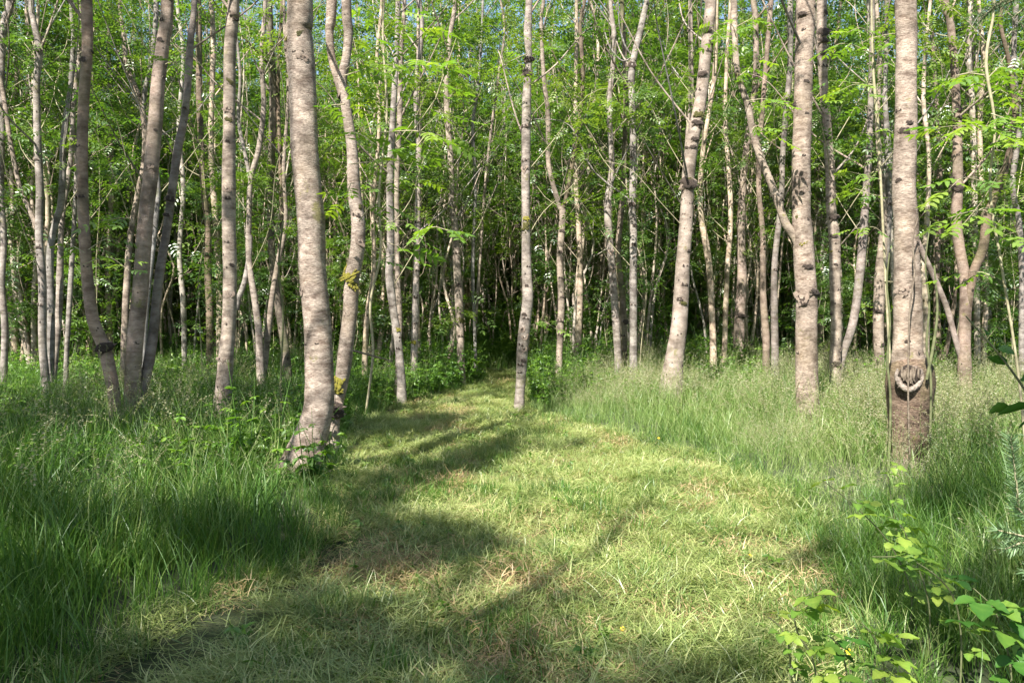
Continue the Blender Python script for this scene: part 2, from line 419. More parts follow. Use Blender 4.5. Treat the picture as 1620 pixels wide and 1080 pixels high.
# ------------------------------------------------------------------ leaves
def leaflet(L, W, fold, fine):
    if fine:   # b, t, l1, l2, r1, r2
        V = np.array([[0, 0, 0], [L, 0, -.12 * L], [.28 * L, .5 * W, fold * W], [.65 * L, .42 * W, fold * W - .04 * L], [.28 * L, -.5 * W, fold * W], [.65 * L, -.42 * W, fold * W - .04 * L]])
        Q = np.array([[0, 1, 3, 2], [0, 4, 5, 1]])
    else:
        V = np.array([[0, 0, 0], [.45 * L, .5 * W, fold * W], [L, 0, 0], [.45 * L, -.5 * W, fold * W]])
        Q = np.array([[0, 3, 2, 1]])
    return V, Q
def compound(npairs=4, length=.27, L=.085, W=.03, fine=False, seed=0, rachis=False):
    g = np.random.default_rng(seed)
    parts = []
    for k in range(npairs):
        x = length * (.28 + .6 * k / max(1, npairs - 1)) ; drop = -.25 * (x / length) ** 2 * length * .5
        for s in (-1, 1):
            V, Q = leaflet(L * g.uniform(.8, 1.1), W * g.uniform(.85, 1.15), .12, fine)
            a = s * R_(g.uniform(52, 70)); ca, sa = math.cos(a), math.sin(a)
            V = np.stack([V[:, 0] * ca - V[:, 1] * sa, V[:, 0] * sa + V[:, 1] * ca, V[:, 2] - V[:, 0] * g.uniform(.0, .35)], -1)
            parts.append((V + [x, 0, drop], Q))
    V, Q = leaflet(L * 1.1, W * 1.1, .1, fine)
    parts.append((V + [length * .93, 0, -.12 * length], Q))
    if rachis:
        w = .003
        V = np.array([[0, -w, 0], [0, w, 0], [length * .5, w, -.03 * length], [length * .5, -w, -.03 * length], [length, w * .5, -.125 * length], [length, -w * .5, -.125 * length]])
        parts.append((V, np.array([[0, 1, 2, 3], [3, 2, 4, 5]])))
    return join(parts)

LEAF_FAR = compound(3, .26, .105, .042, False, 1)
LEAF_MID = compound(4, .29, .09, .036, False, 2)

def place_leaves(tmpl, P, yaw, pitch, roll, sc, tint):
    V, Q = tmpl
    n = len(P)
    cy, sy, cp, sp, cr, sr = np.cos(yaw), np.sin(yaw), np.cos(pitch), np.sin(pitch), np.cos(roll), np.sin(roll)
    # Rz(yaw) Ry(pitch) Rx(roll)
    Rm = np.empty((n, 3, 3))
    Rm[:, 0] = np.stack([cy * cp, cy * sp * sr - sy * cr, cy * sp * cr + sy * sr], -1)
    Rm[:, 1] = np.stack([sy * cp, sy * sp * sr + cy * cr, sy * sp * cr - cy * sr], -1)
    Rm[:, 2] = np.stack([-sp, cp * sr, cp * cr], -1)
    W = np.einsum('nij,kj->nki', Rm, V) * sc[:, None, None] + P[:, None]
    QQ = (Q[None] + (np.arange(n) * len(V))[:, None, None]).reshape(-1, 4)
    nl = len(V)
    return W.reshape(-1, 3), QQ, np.repeat(tint, nl)

def clusters(C, n_each, spread, g, bias=None):
    """leaf origins in rosettes round the cluster centres"""
    n = len(C) * n_each
    P = np.repeat(C, n_each, 0) + g.normal(0, spread, (n, 3)) * [1, 1, .6]
    yaw = g.uniform(0, 6.283, n); pitch = g.normal(.28, .28, n); roll = g.normal(0, .35, n)
    ct_ = np.repeat(g.random(len(C)), n_each)
    tint = np.clip(ct_ * .6 + g.random(n) * .4, 0, 1)
    return P, yaw, pitch, roll, g.uniform(.75, 1.15, n), tint

# ------------------------------------------------------------------ scatter (geometry nodes) for what nobody could count
def scatter(name, P, rot, sc, idx, sources, label=None):
    col = bpy.data.collections.new(name + '_sources')
    for k, s in enumerate(sources):
        s.name = '%s_%02d' % (name, k); col.objects.link(s)
    me = bpy.data.meshes.new(name)
    me.vertices.add(len(P)); me.vertices.foreach_set('co', np.asarray(P, np.float32).ravel())
    a = me.attributes.new('rot', 'FLOAT_VECTOR', 'POINT'); a.data.foreach_set('vector', np.asarray(rot, np.float32).ravel())
    a = me.attributes.new('scl', 'FLOAT_VECTOR', 'POINT')
    sc = np.asarray(sc, np.float32)
    if sc.ndim == 1: sc = np.repeat(sc[:, None], 3, 1)
    a.data.foreach_set('vector', sc.ravel())
    a = me.attributes.new('idx', 'INT', 'POINT'); a.data.foreach_set('value', np.asarray(idx, np.int32))
    o = bpy.data.objects.new(name, me); COL.objects.link(o)
    ng = bpy.data.node_groups.new(name, 'GeometryNodeTree')
    ng.interface.new_socket('Geometry', in_out='INPUT', socket_type='NodeSocketGeometry')
    ng.interface.new_socket('Geometry', in_out='OUTPUT', socket_type='NodeSocketGeometry')
    N, L = ng.nodes.new, ng.links.new
    gi, go = N('NodeGroupInput'), N('NodeGroupOutput')
    ci = N('GeometryNodeCollectionInfo'); ci.inputs['Collection'].default_value = col
    ci.inputs['Separate Children'].default_value = True; ci.inputs['Reset Children'].default_value = True
    ip = N('GeometryNodeInstanceOnPoints'); ip.inputs['Pick Instance'].default_value = True
    def na(nm, t):
        x = N('GeometryNodeInputNamedAttribute'); x.data_type = t; x.inputs['Name'].default_value = nm
        return x.outputs['Attribute']
    L(gi.outputs[0], ip.inputs['Points']); L(ci.outputs[0], ip.inputs['Instance'])
    L(na('idx', 'INT'), ip.inputs['Instance Index'])
    er = N('FunctionNodeEulerToRotation'); L(na('rot', 'FLOAT_VECTOR'), er.inputs[0]); L(er.outputs[0], ip.inputs['Rotation'])
    L(na('scl', 'FLOAT_VECTOR'), ip.inputs['Scale'])
    L(ip.outputs[0], go.inputs[0])
    md = o.modifiers.new('scatter', 'NODES'); md.node_group = ng
    o['kind'] = 'stuff'
    return o

# ------------------------------------------------------------------ blades of grass
def blades(n, rad, hmin, hmax, w, bend, g, segs=4, lean0=.15, flat=False):
    """n arching blades; returns V, Q, tint"""
    ang = g.uniform(0, 6.283, n); rr = rad * np.sqrt(g.random(n))
    bx, by = rr * np.cos(ang), rr * np.sin(ang)
    h = g.uniform(hmin, hmax, n); dirn = g.uniform(0, 6.283, n)
    b = np.abs(g.normal(bend, bend * .5, n)); l0 = g.normal(0, lean0, n)
    t = np.linspace(0, 1, segs + 1)[None]
    th = (l0 + 0)[:, None] + b[:, None] * t ** 1.5           # angle from vertical
    if flat: th = np.pi / 2 - .15 + g.normal(0, .25, n)[:, None] + (t - .5) * g.normal(0, .6, n)[:, None]
    ds = h[:, None] / segs
    hx = np.cumsum(np.sin(th) * ds, 1) - np.sin(th[:, :1]) * ds
    hz = np.cumsum(np.cos(th) * ds, 1) - np.cos(th[:, :1]) * ds
    if flat:
        curl = np.cumsum(g.normal(0, .35, n)[:, None] * np.ones_like(t), 1) * .5
        dd = dirn[:, None] + curl
        X = bx[:, None] + np.cumsum(np.cos(dd) * np.sin(th) * ds, 1); Y = by[:, None] + np.cumsum(np.sin(dd) * np.sin(th) * ds, 1)
        Z = hz + g.uniform(0, .035, n)[:, None]
    else:
        dd = dirn[:, None] + 0 * t
        X = bx[:, None] + hx * np.cos(dd); Y = by[:, None] + hx * np.sin(dd); Z = hz
    ww = (w * g.uniform(.6, 1.3, n))[:, None] * (1 - t ** 2 * .92) * .5
    tw = g.uniform(0, 6.283, n)[:, None] if not flat else dirn[:, None] + np.pi / 2
    sx, sy = np.cos(tw), np.sin(tw)
    A = np.stack([X - sx * ww, Y - sy * ww, Z], -1); B = np.stack([X + sx * ww, Y + sy * ww, Z], -1)
    V = np.stack([A, B], 2).reshape(n, -1, 3)               # per blade 2*(segs+1)
    k = 2 * (segs + 1)
    q = np.array([[2 * i, 2 * i + 1, 2 * i + 3, 2 * i + 2] for i in range(segs)])
    Q = (q[None] + (np.arange(n) * k)[:, None, None]).reshape(-1, 4)
    tint = np.repeat(np.clip(g.beta(1.6, 2.2, n), 0, 1), k)
    return V.reshape(-1, 3), Q, tint, (X, Y, Z, dirn)

def grass_tuft(n, rad, hmin, hmax, w, bend, seed, mat, segs=4, flat=False, lean0=.15):
    g = np.random.default_rng(seed)
    V, Q, t, _ = blades(n, rad, hmin, hmax, w, bend, g, segs, flat=flat, lean0=lean0)
    return mesh_obj('tuft', V, Q, mat, parent='unlinked', tint=t)

def seed_tuft(n, rad, hmin, hmax, seed, feathery=False, hm=None):
    """stems with an arching pale flower head"""
    g = np.random.default_rng(seed)
    V, Q, t, (X, Y, Z, d) = blades(n, rad, hmin, hmax,   .0045, .85, g, 6, lean0=.12)
    mi = [0] * len(Q)
    Vs, Qs, ts = [V], [Q], [t]; off = len(V)
    for i in range(n):
        pts = np.stack([X[i, 3:], Y[i, 3:], Z[i, 3:]], -1)
        m = 44
        for k in range(m):
            f = k / m * (len(pts) - 1.001); a = int(f); c = pts[a] * (1 - f + a) + pts[a + 1] * (f - a)
            if k < 14: continue
            wdt = .009 + .015 * math.sin(math.pi * (k - 13) / (m - 12)) * (1.8 if feathery else 1)
            dv = g.normal(0, 1, 3); dv /= np.linalg.norm(dv); dv[2] = abs(dv[2]) * .4 - .1
            s = np.cross(dv, g.normal(0, 1, 3)); s /= np.linalg.norm(s) + 1e-6
            tip = c + dv * wdt
            v = np.array([c, c + dv * wdt * .5 + s * .003, tip, c + dv * wdt * .5 - s * .003])
            Vs.append(v); Qs.append(np.array([[0, 1, 2, 3]]) + off); off += 4; mi.append(1); ts.append(np.full(4, g.random()))
    o = mesh_obj('tuft', np.vstack(Vs), np.vstack(Qs), [M['grass_pale'], M['seed']], parent='unlinked', tint=np.concatenate(ts))
    set_mats(o, mi)
    return o

def herb_plant(seed, h, nl, LL, WW, mat, trif=False):
    g = np.random.default_rng(seed)
    parts, tt = [], []
    stems = g.integers(2, 5)
    for s in range(stems):
        b = g.normal(0, .06, 2); lean = g.normal(0, .2, 2); hh = h * g.uniform(.6, 1.1)
        pts = np.array([[b[0], b[1], 0, .004], [b[0] + lean[0] * hh * .4, b[1] + lean[1] * hh * .4, hh * .55, .003], [b[0] + lean[0] * hh, b[1] + lean[1] * hh, hh, .0015]])
        V, Q, c = tube(pts, 3, .15); parts.append((V, Q)); tt.append(np.full(len(V), .3))
        P = []; 
        for k in range(nl):
            f = .25 + .75 * k / nl; i = int(f * (len(c) - 1)); P.append(c[i, :3])
        P = np.repeat(np.array(P), 2, 0); n = len(P)
        yaw = np.repeat(np.arange(nl) * 1.7 + g.random(), 2) + np.tile([0, np.pi], nl) + g.normal(0, .3, n)
        sc = np.repeat(np.linspace(1.1, .55, nl), 2) * g.uniform(.8, 1.2, n)
        tm = leaflet(LL, WW, .15, True)
        V, Q, t = place_leaves(tm, P, yaw, g.normal(.25, .3, n), g.normal(0, .3, n), sc, np.clip(g.random(n) * .5 + .4 * np.repeat(np.arange(nl) / nl, 2), 0, 1))
        parts.append((V, Q)); tt.append(t)
    V, Q = join(parts)
    return mesh_obj('herb', V, Q, mat, parent='unlinked', tint=np.concatenate(tt))

def wedge(y0, y1, dens, marg=1.0, seed=0, k=.70):
    g = np.random.default_rng(seed)
    area = (y1 - y0) * ((y0 + y1) * k + 2 * marg)
    n = int(dens * area * 1.0)
    y = g.uniform(y0, y1, n * 2); wmax = y1 * k + marg
    x = g.uniform(-wmax, wmax, n * 2)
    m = np.abs(x) < y * k + marg
    return x[m], y[m], g
TREE_BASES = []   # filled below; grass stays out of trunks anyway


# ------------------------------------------------------------------ tree things
def zg(x, y): return float(ground_z(np.array([x]), np.array([y]))[0])

def limbs_for(c, z0, z1, n, g, reach=1.6):
    """branch centre lines springing from the stem centre line c between heights z0 and z1"""
    out = []
    zs = c[:, 2]
    for k in range(n):
        z = z0 + (z1 - z0) * (k + g.random()) / n
        i = int(np.argmin(np.abs(zs - z)))
        p = c[i, :3]; r = c[i, 3]
        a = g.uniform(0, 6.283); L = reach * g.uniform(.6, 1.2) * (1.1 - .5 * (z - z0) / max(.1, z1 - z0))
        up = g.uniform(.7, 1.7)
        d = np.array([math.cos(a), math.sin(a), up])
        q1 = p + d * L * .4 + g.normal(0, .05, 3); q2 = p + d * L * .75 + [0, 0, .12 * L] + g.normal(0, .07, 3); q3 = p + d * L + [0, 0, .05 * L] + g.normal(0, .12, 3)
        r0 = min(r * .36, .020)
        out.append(np.array([[*p, r0], [*q1, r0 * .7], [*q2, r0 * .45], [*q3, .004]]))
    return out

def add_knot(parent, base, p, nrm, size, kind='dark'):
    o = KN[kind].copy(); o.data = KN[kind].data; COL.objects.link(o); o.parent = parent
    q = Vector(nrm).to_track_quat('Z', 'Y')
    o.rotation_euler = (q.to_matrix() @ Matrix.Rotation(random.uniform(-3, 3) if kind in ('rim', 'moss', 'moss_dark') else random.uniform(-.4, .4), 3, 'Z')).to_euler()
    o.location = Vector(p) - Vector(base)
    o.scale = (size * random.uniform(1.0, 1.35), size * random.uniform(.6, .95), size * random.uniform(.7, 1) * (.5 if kind == 'rim' else 1))
    return o

def dome(name, prof, mats, n=12, jitter=.08, split=None, seed=1):
    g = np.random.default_rng(seed)
    V, Q, mi = [], [], []
    a = np.linspace(0, 6.283, n, endpoint=False)
    for (r, z) in prof:
        rj = r * (1 + g.normal(0, jitter, n)); V.append(np.stack([rj * np.cos(a), rj * np.sin(a), z + g.normal(0, jitter * .15, n)], -1))
    for i in range(len(prof) - 1):
        for j in range(n):
            Q.append([i * n + j, i * n + (j + 1) % n, (i + 1) * n + (j + 1) % n, (i + 1) * n + j]); mi.append(0 if split is None or i < split else 1)
    o = mesh_obj(name, np.vstack(V), Q, mats, parent='unlinked'); set_mats(o, mi)
    return o
KN = {'dark': dome('knot', [(1.2, -.3), (1.0, .02), (.8, .10), (.5, .12), (.2, .05), (.02, .0)], [M['knot_rim'], M['knot']], n=14, split=1, jitter=.13, seed=2),
      'burl': dome('burl', [(1.15, -.25), (1.05, .05), (.85, .20), (.55, .31), (.25, .30), (.02, .24)], [M['knot_rim'], M['knot']], n=14, split=1, jitter=.15, seed=3),
      'moss': dome('moss_cushion', [(1.0, -.2), (1.05, .2), (.8, .45), (.45, .58), (.04, .6)], [M['moss']], n=16, jitter=.2, seed=4),
      'moss_dark': dome('moss_cushion', [(1.0, -.2), (1.05, .2), (.8, .45), (.45, .58), (.04, .6)], [M['moss_dark']], n=16, jitter=.2, seed=4),
      'rim': dome('branch_scar', [(1.25, -.1), (1.05, .10), (.8, .15), (.6, .12), (.4, .05), (.03, .0)], [M['knot_rim'], M['knot']], n=16, jitter=.16, split=3, seed=5)}

def moss_mesh(mat, seed):
    g = np.random.default_rng(seed); parts = []
    for k in range(26):
        x, y = g.normal(0, .42, 2); s = g.uniform(.16, .38) * (1.1 - .4 * math.hypot(x, y))
        n = 8; an = np.linspace(0, 6.283, n, endpoint=False); V = []
        for rr, z in ((1.05, -.3), (1.1, .1), (.7, .55), (.05, .75)):
            q = s * rr * (1 + g.normal(0, .15, n)); V.append(np.stack([x + q * np.cos(an), y + q * np.sin(an), s * z * .8 + g.normal(0, .02, n) - .1 * (x * x + y * y)], -1))
        Q = [[i * n + j, i * n + (j + 1) % n, (i + 1) * n + (j + 1) % n, (i + 1) * n + j] for i in range(3) for j in range(n)]
        parts.append((np.vstack(V), np.array(Q)))
    V, Q = join(parts)
    return mesh_obj('moss_cushion', V, Q, mat, parent='unlinked')
KN['moss'] = moss_mesh(M['moss'], 1); KN['moss_dark'] = moss_mesh(M['moss_dark'], 2)

near_leaf = []
for s in range(4):
    V, Q = compound(3 + s % 2, .25 + .02 * s, .092, .040, True, 20 + s, True)
    near_leaf.append(mesh_obj('leaf', V, Q, M['leaf_near'], parent='unlinked', tint=np.full(len(V), .15 + .22 * s)))

def spray(parent, base, a, b, D, n, sag=.1, r=.006, dark=False, sc=1.0, D2=None):
    """a low leafy branch from pixel a to pixel b with its compound leaves as sub-parts"""
    p0, p1 = P3(*a, D), P3(*b, D2 if D2 else D - random.uniform(-.3, .5))
    L = np.linalg.norm(p1 - p0)
    mid = (p0 + p1) / 2 + np.array([0, 0, sag * L]) + rng.normal(0, .04, 3)
    pts = np.array([[*p0, r], [*mid, r * .7], [*p1, r * .3]])
    pts[:, :3] -= base
    V, Q, c = tube(pts, 5, .06)
    br = mesh_obj('branch', V, Q, M['twig'], parent)
    yaw0 = math.atan2(p1[1] - p0[1], p1[0] - p0[0])
    for k in range(n):
        f = .25 + .75 * k / max(1, n - 1)
        i = int(f * (len(c) - 1)); src = near_leaf[k % 4]
        o = src.copy(); COL.objects.link(o); o.parent = br
        side = (-1) ** k
        o.location = c[i, :3]
        yw = yaw0 + (side * random.uniform(.5, 1.3) if k < n - 1 else random.uniform(-.2, .2))
        o.rotation_euler = (random.gauss(0, .3), random.uniform(-.05, .45), yw)
        s = random.uniform(.75, 1.1) * sc; o.scale = (s, s, s)
    return br

ALL_STEMS = []
def hero(name, label, cat, D, stems, mat, knots=(), lit=True, sprays=(), crown_n=70, top=None, group=None, extend=True, crown_z=None, seed=0, base_h=.35, leafmat_=None, litr=.33):
    """stems: list of pixel polylines [(x, y, width)...] from the base upward; a third entry 'D' may shift the depth"""
    g = np.random.default_rng(seed + 100)
    x0, y0, w0 = stems[0]['p'][0]
    b = P3(x0, y0, D); bx, by = b[0], D
    base = np.array([bx, by, zg(bx, by) - .03])
    root = empty(name, base, label, cat, group)
    TREE_BASES.append((bx, by))
    leafC = []; lowC = []
    for si, s in enumerate(stems):
        d = s.get('D', D); dtop = s.get('Dtop', d)
        n = len(s['p']); rows = []
        for k, (x, y, w) in enumerate(s['p']):
            dd = d + (dtop - d) * k / max(1, n - 1)
            p = P3(x, y, dd); rows.append([*p, w * .465 / F * dd])
        rows = np.array(rows)
        if s.get('ground', si == 0):
            lo = rows[0].copy(); dx = rows[0, :3] - rows[1, :3]
            dz = lo[2] - base[2]
            if dz > .05:
                sl = dx[:2] / max(.05, abs(dx[2])) * dz * .4
                lo[:2] += sl; lo[2] = base[2] - .05; lo[3] *= 1.35
                rows = np.vstack([lo, rows])
        if s.get('up', True):
            z = rows[-1, 2]; zt = top or g.uniform(11, 14)
            tdir = (rows[-1, :3] - rows[-2, :3]); tdir /= tdir[2] if tdir[2] > .1 else 1
            r0 = rows[-1, 3]; k = 4
            for q in range(1, k + 1):
                f = q / k; zz = z + (zt - z) * f
                off = tdir[:2] * (zz - z) * .4 + g.normal(0, .12, 2)
                rows = np.vstack([rows, [rows[n if False else -1, 0] * 0 + rows[-1, 0] + off[0] * .3, rows[-1, 1] + off[1] * .3, zz, r0 * (1 - f * .8)]])
        loc = rows.copy(); loc[:, :3] -= base
        big = rows[0, 3] > .09
        V, Q, c = tube(loc, 22 if big else 14, .07 if big else .1, rough=.055, seed=seed + si)
        nm = s.get('name', 'trunk' if si == 0 else 'stem')
        mesh_obj(nm, V, Q, s.get('mat', mat), root)
        cw = c.copy(); cw[:, :3] += base
        ALL_STEMS.append((cw, root, base))
        s['c'] = cw
        if lit:
            for row in cw[::3]:
                if D > 9 and vnoise(row[2:3] * 1.0, np.array([seed * 3.7 + si]), .55)[0] < .42: continue
                if row[2] < EYE + .42 * D + .3:
                    gx, gy = light_project(row[None, :3])
                    KEEP_LIT.append((gx[0], gy[0], row[2], max(litr, row[3] * 1.6)))
        if s.get('up', True):
            z0 = crown_z or (max(4.6, EYE + .40 * D * .8) if D < 12 else 3.1 + .8 * g.random()); z1 = cw[-1, 2]
            if z1 > z0 + 1:
                LB = limbs_for(cw, z0, z1 - .3, 9 if si == 0 else 5, g, 1.9)
                for lb in LB:
                    l2 = lb.copy(); l2[:, :3] -= base
                    V, Q, lc = tube(l2, 6, .2); mesh_obj('branch', V, Q, s.get('mat', mat), root)
                    m = max(3, int(crown_n / 12))
                    if D > 12 and lb[0, 2] > 9: m = 2
                    t = g.uniform(.35, 1.05, m)
                    leafC.append(lb[0, :3] + (lb[-1, :3] - lb[0, :3]) * t[:, None] + g.normal(0, .28, (m, 3)))
    if D >= 12:      # leafy twigs low on the stems
        for s in stems:
            if not s.get('up', True): continue
            for lb in limbs_for(s['c'], 2.0 + .6 * g.random(), 6.5, 5, g, 1.25):
                l2 = lb.copy(); l2[:, :3] -= base; l2[:, 3] = np.minimum(l2[:, 3], [.009, .007, .005, .003])
                V, Q, lc = tube(l2, 4, .2); mesh_obj('twig', V, Q, M['twig'], root)
                t = g.uniform(.45, 1.05, 3)
                lowC.append(lb[0, :3] + (lb[-1, :3] - lb[0, :3]) * t[:, None] + g.normal(0, .12, (3, 3)))
    s0 = stems[0]['c']
    for kn in knots:
        x, y, sz, kind = kn[:4]; st_ = stems[kn[4] if len(kn) > 4 else 0]; c = st_['c']
        px, py = to_px(c[:, 0], c[:, 1], c[:, 2])
        i = int(np.argmin(np.abs(py - y))); p = c[i, :3]; r = c[i, 3]
        w_px = r / c[i, 1] * F
        sx = np.clip((x - px[i]) / max(1, w_px), -1.0, 1.0)
        a = math.asin(sx) ; nrm = np.array([math.sin(a), -math.cos(a), 0.12 if kind != 'moss' else .35])
        size = sz * .5 / F * c[i, 1]
        add_knot(root, base, p + nrm * r * .96, nrm, size, kind)
    for sp in sprays:
        spray(root, base, *sp[0:4], **(sp[4] if len(sp) > 4 else {}))
    root['_leaf'] = 0
    del root['_leaf']
    return dict(root=root, base=base, C=np.vstack(leafC) if leafC else None, low=np.vstack(lowC) if lowC else None, n=crown_n, g=g, mat=leafmat_ or M['leaf'])
HEROES = []
def H(*a, **k): HEROES.append(hero(*a, **k))
# ------------------------------------------------------------------ the traced trees, left to right
H('tree', 'pale slim tree at the left picture edge, left of the pinkish clump', 'tree', 13,
  [dict(p=[(6, 585, 12), (8, 520, 11), (3, 450, 10), (6, 380, 10), (2, 300, 9), (4, 200, 9), (3, 100, 10), (8, 30, 12), (16, 0, 12)])],
  M['bark_pale'], crown_n=50, seed=1)
H('tree', 'clump of pinkish pale stems rising together from one base at far left', 'tree', 12.5,
  [dict(p=[(72, 600, 14), (67, 537, 13), (67, 446, 13), (62, 375, 12), (63, 300, 12), (60, 233, 12), (58, 133, 11), (62, 80, 11), (53, 33, 9), (50, 0, 9)]),
   dict(p=[(79, 604, 13), (81, 516, 12), (79, 410, 12), (86, 361, 11), (97, 317, 11), (100, 233, 10), (102, 207, 10), (108, 167, 8), (113, 117, 8), (116, 60, 7), (112, 0, 6)], D=12.7, Dtop=13),
   dict(p=[(84, 600, 11), (93, 498, 11), (95, 428, 11), (98, 350, 9), (112, 250, 8), (116, 173, 8), (123, 110, 8), (128, 40, 6), (127, 0, 6)], D=12.9, Dtop=13.4),
   dict(p=[(62, 368, 8), (47, 333, 7), (30, 290, 7), (17, 227, 7), (7, 160, 7), (0, 120, 6)], up=False, name='branch'),
   dict(p=[(62, 82, 6), (72, 60, 4), (84, 25, 3), (92, 0, 3)], up=False, name='branch'),
   dict(p=[(105, 570, 8), (109, 498, 8), (114, 410, 8), (118, 340, 7), (121, 260, 7), (116, 170, 6), (125, 90, 5), (135, 0, 5)], D=13.4, ground=True)],
  M['bark_pale'], crown_n=50, seed=2, knots=[(62, 82, 11, 'dark'), (64, 395, 7, 'dark'), (60, 250, 6, 'dark'), (66, 480, 7, 'dark')])
H('tree', 'shaded dark grey leaning tree with one large round knot near its foot', 'tree', 9.2,
  [dict(p=[(183, 662, 19), (179, 614, 20), (165, 551, 22), (148, 509, 20), (139, 446, 19), (132, 340, 18), (130, 233, 17), (133, 150, 17), (138, 83, 17), (137, 0, 18)])],
  M['bark_grey'], lit=False, crown_n=80, seed=3,
  knots=[(170, 550, 20, 'burl'), (135, 98, 12, 'dark'), (146, 88, 9, 'burl'), (122, 317, 11, 'burl'), (133, 311, 8, 'dark'), (127, 230, 6, 'dark'), (140, 420, 7, 'dark')],
  sprays=[((128, 420), (205, 428), 9, 5), ((135, 400), (105, 385), 9, 3), ((140, 395), (185, 380), 9, 4)])
H('tree', 'thickest shaded grey tree of the left group, sharing its foot with a slimmer stem', 'tree', 9.3,
  [dict(p=[(209, 672, 27), (209, 639, 26), (213, 551, 26), (223, 446, 26), (230, 350, 25), (238, 283, 24), (245, 200, 23), (250, 133, 22), (258, 67, 21), (265, 0, 20)]),
   dict(p=[(222, 640, 17), (236, 569, 17), (244, 516, 16), (253, 428, 15), (262, 375, 14), (275, 283, 14), (282, 233, 14), (292, 183, 12), (298, 117, 12), (301, 67, 11), (308, 0, 9)], D=9.4, Dtop=9.8, ground=True)],
  M['bark_grey'], lit=False, crown_n=80, seed=4,
  knots=[(233, 350, 12, 'rim'), (240, 262, 14, 'rim'), (259, 35, 8, 'dark'), (257, 71, 8, 'dark'), (268, 8, 8, 'dark'), (226, 460, 6, 'dark'), (222, 541, 7, 'dark'), (213, 672, 13, 'burl'),
         (250, 205, 6, 'dark'), (272, 311, 12, 'dark', 1), (266, 340, 9, 'dark', 1), (294, 170, 6, 'dark', 1), (246, 120, 6, 'dark'), (261, 127, 6, 'dark')],
  sprays=[((262, 102), (285, 98), 9, 3), ((205, 345), (160, 350), 9, 3)])
H('tree', 'forked thin pale tree standing just behind the thick grey trunk at left', 'tree', 13.5,
  [dict(p=[(196, 580, 12), (200, 463, 11), (206, 375, 10), (220, 300, 10), (227, 267, 10), (230, 217, 10), (222, 160, 9), (202, 110, 8), (197, 67, 7), (190, 0, 6)]),
   dict(p=[(226, 175, 8), (230, 140, 8), (238, 110, 8), (245, 50, 8), (247, 0, 8)], D=13.5, name='branch')],
  M['bark_pale'], crown_n=50, seed=5, knots=[(225, 148, 8, 'dark'), (202, 108, 8, 'dark')])
H('tree', 'sunlit cream stem seen in the gap between the two grey shaded trunks', 'tree', 12.5,
  [dict(p=[(225, 606, 10), (229, 516, 10), (236, 440, 9), (243, 380, 9), (250, 300, 8), (243, 210, 7), (262, 100, 6), (268, 0, 6)])],
  M['bark_white'], crown_n=40, seed=6)
H('tree', 'slim dark dotted tree between the leaning grey stem and the pale pink trunk', 'tree', 17,
  [dict(p=[(332, 575, 13), (332, 498, 12), (329, 428, 12), (329, 358, 11), (322, 300, 10), (318, 217, 10), (315, 150, 10), (315, 83, 10), (313, 0, 10)])],
  M['bark_mossy'], crown_n=60, seed=7, lit=False, knots=[(326, 402, 8, 'burl'), (316, 120, 6, 'dark'), (317, 190, 6, 'dark'), (319, 278, 6, 'dark')])
H('tree', 'straight pinkish cream tree with small eyes, left of the biggest trunk', 'tree', 9.9,
  [dict(p=[(351, 640, 30), (353, 621, 28), (357, 569, 26), (362, 516, 24), (364, 446, 23), (362, 350, 22), (362, 283, 22), (363, 200, 20), (363, 100, 20), (367, 33, 21), (370, 0, 19)])],
  M['bark_pale'], crown_n=80, seed=8,
  knots=[(365, 175, 11, 'rim'), (364, 193, 12, 'moss_dark'), (363, 228, 6, 'dark'), (361, 297, 12, 'rim'), (364, 318, 7, 'dark'), (360, 20, 9, 'dark'), (375, 33, 9, 'burl'), (366, 128, 14, 'moss_dark'), (368, 461, 13, 'rim'), (362, 385, 7, 'dark'), (354, 572, 14, 'rim'), (370, 420, 7, 'dark')])
H('tree', 'forked thin reddish grey tree right beside the pinkish cream trunk', 'tree', 13.5,
  [dict(p=[(413, 612, 15), (410, 534, 12), (404, 481, 11), (394, 410, 10), (394, 340, 9), (397, 283, 9), (410, 233, 9), (417, 167, 8), (414, 90, 8), (420, 0, 7)]),
   dict(p=[(396, 285, 7), (387, 240, 6), (377, 187, 6), (380, 120, 5), (372, 40, 4)], up=False, name='branch'),
   dict(p=[(374, 490, 9), (378, 470, 9), (387, 446, 9), (395, 400, 8), (396, 372, 8)], up=False, name='branch'),
   dict(p=[(415, 610, 11), (421, 554, 11), (431, 468, 10), (440, 415, 9), (452, 350, 7), (449, 260, 6), (456, 150, 6), (450, 40, 5)], D=13.7)],
  M['bark_pale'], crown_n=60, seed=9)
H('tree', 'dark mossy rough tree close to the left side of the biggest trunk', 'tree', 14.5,
  [dict(p=[(452, 560, 14), (440, 480, 13), (430, 400, 12), (428, 300, 12), (430, 233, 12), (432, 150, 13), (428, 67, 12), (425, 0, 12)]),
   dict(p=[(440, 420, 8), (446, 350, 7), (443, 250, 7), (440, 120, 6), (446, 0, 6)], name='branch')],
  M['bark_mossy'], crown_n=60, seed=10, lit=False)
BIG = dict(p=[(463, 758, 76), (475, 731, 65), (492, 690, 55), (503, 651, 50), (506, 612, 49), (503, 534, 47), (498, 470, 47), (493, 418, 47), (493, 353, 47), (488, 300, 46), (482, 233, 45), (478, 133, 44), (475, 90, 46), (472, 50, 43), (475, 0, 42)])
